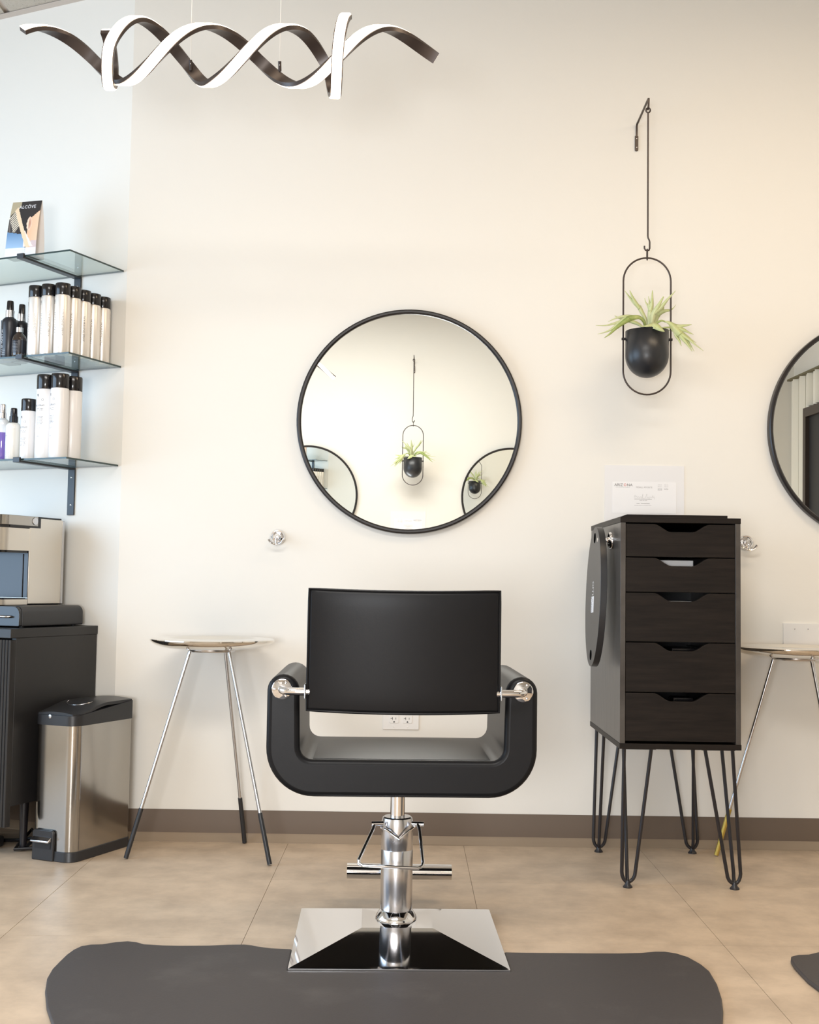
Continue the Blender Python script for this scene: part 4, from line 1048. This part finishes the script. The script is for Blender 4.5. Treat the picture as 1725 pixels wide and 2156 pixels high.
# handle band wraps the head: front, both sides
bm = bmesh.new()
outer = rrect(-bw-0.003, 0.003, -0.392, -0.195, [0.060, 0.001, 0.001, 0.060], 14); 
prism(bm, outer, 0.272, 0.305)
obj('lever', bm, 'steel', cm, bevel=0.002)
obj('lever_gap', Box(0.0002, 0.0016, -0.330, -0.180, 0.2655, 0.303), 'gloss_black', cm)
obj('pivot_cap', Lathe([(0.0, 0.0062), (0.0125, 0.0056), (0.0135, 0.0036), (0.0, 0.0032)], 28, (0, -0.211, 0.289), 'X'), 'satin', cm)
obj('top_cover', Prism(rrect(-bw+0.003, -0.003, -0.386, -0.068, [0.055, 0.0, 0.0, 0.055], 14), 0.3005, 0.3055), 'gloss_black', cm, bevel=0.001)
obj('cup_recess', Box(-bw+0.004, -0.0008, -0.236, -0.2322, 0.026, 0.184), 'gloss_black', cm)
obj('recess_bar', Box(-0.0225, -0.0200, -0.239, -0.2362, 0.026, 0.176), 'plastic', cm)
obj('recess_ceiling', Prism(rrect(-bw+0.003, -0.003, -0.380, -0.2365, [0.052, 0.0, 0.0, 0.052], 10), 0.178, 0.1858), 'gloss_black', cm)
obj('drip_base', Prism(rrect(-bw, 0, -0.390, -0.2340, [0.055, 0.0, 0.0, 0.055], 14), 0.002, 0.020), 'steel_warm', cm)
obj('drip_grid', Prism(rrect(-bw+0.004, -0.004, -0.384, -0.2400, [0.050, 0.0, 0.0, 0.050], 14), 0.0202, 0.0245), 'gloss_black', cm)
obj('base_foot', Box(-bw+0.006, -0.006, -0.330, -0.070, 0.0002, 0.0018), 'cable', cm)

# trash bin
bn = thing('step_bin', 'slim stainless steel step bin with black lid beside the low cabinet', 'trash bin', LW(-0.052, -0.350, 0), -TH)
bwx, bwy = 0.170, 0.298
def lrect(z0, z1, g, r, m, name, parent=bn, bevel=0.0, taper=0.0):
    bm = bmesh.new()
    lo = rrect(-g, bwx+g, -g, bwy+g, r, 8); hi = rrect(-g+taper, bwx+g-taper, -g+taper, bwy+g-taper, r, 8)
    A = [bm.verts.new((x, y, z0)) for x, y in lo]; B = [bm.verts.new((x, y, z1)) for x, y in hi]
    n = len(A)
    for i in range(n): bm.faces.new((A[i], A[(i+1)%n], B[(i+1)%n], B[i]))
    bm.faces.new(A[::-1]); bm.faces.new(B)
    return obj(name, bm, m, parent, bevel=bevel)
lrect(0.0, 0.032, 0.006, [0.040, 0.016, 0.016, 0.040], 'plastic', 'base', bevel=0.002, taper=0.003)
lrect(0.032, 0.4335, 0.0, [0.036, 0.012, 0.012, 0.036], 'steel', 'body', taper=0.0)
# lid: highest behind the middle, sloping to the front
bm = bmesh.new(); nn = 22
outl = rrect(-0.003, bwx+0.003, -0.004, bwy+0.004, [0.040, 0.014, 0.014, 0.040], 8)
def lidz(y):
    s = max(0, min(1, (y)/0.17)); return 0.468 + 0.029*(3*s*s-2*s**3) + 0.0
A = [bm.verts.new((x, y, 0.432)) for x, y in outl]; B = [bm.verts.new((x, y, lidz(y)-0.004)) for x, y in outl]
n = len(A)
for i in range(n): bm.faces.new((A[i], A[(i+1)%n], B[(i+1)%n], B[i]))
bm.faces.new(A[::-1])
# top closed by strips
mid = bm.verts.new((bwx/2, bwy/2, lidz(bwy/2)-0.004))
for i in range(n): bm.faces.new((B[i], B[(i+1)%n], mid))
obj('lid_rim', bm, 'plastic', bn)
bm = bmesh.new(); rows = []
for j in range(25):
    y = 0.004 + (bwy-0.008)*j/24
    inset = 0.0015 + (0.028*(1-math.sqrt(max(0, 1-((0.030-y)/0.030)**2))) if y < 0.030 else 0)
    row = []
    for i in range(13):
        u = i/12; x = inset + (bwx-2*inset)*u
        row.append(bm.verts.new((x, y, lidz(y)+0.001+0.006*(1-(2*u-1)**2))))
    rows.append(row)
for j in range(24):
    for i in range(12): bm.faces.new((rows[j][i], rows[j][i+1], rows[j+1][i+1], rows[j+1][i]))
r_ = bmesh.ops.extrude_face_region(bm, geom=bm.faces[:])
for v in [e for e in r_['geom'] if isinstance(e, bmesh.types.BMVert)]: v.co.z -= 0.010
lid = obj('lid', bm, 'plastic', bn)
arc = [(0.085+0.050*math.cos(R(a)), 0.135+0.050*math.sin(R(a)), lidz(0.135+0.050*math.sin(R(a)))+0.0075) for a in range(190, 351, 10)]
obj('emblem_ring', Tube(arc, 0.0012, 6), 'satin', lid)
obj('emblem', Lathe([(0, -0.0065), (0.006, -0.0055), (0.006, -0.0030), (0, -0.0030)], 16, (0.070, 0, 0.460), 'Y'), 'satin', bn)
sr = obj('pedal_surround', Prism(rrect(0.018, 0.104, 0.0, 0.098, [0.004, 0.012, 0.012, 0.004], 5), -0.011, -0.0002, axis='Y'), 'plastic', bn, bevel=0.003)
obj('pedal_slot', Box(0.030, 0.094, -0.0125, -0.0105, 0.038, 0.064), 'cable', sr)
obj('pedal', Prism([(-0.028, 0.066), (-0.014, 0.076), (-0.010, 0.076), (-0.010, 0.062), (-0.028, 0.060)], 0.024, 0.098, axis='X'), 'satin', bn, bevel=0.002)
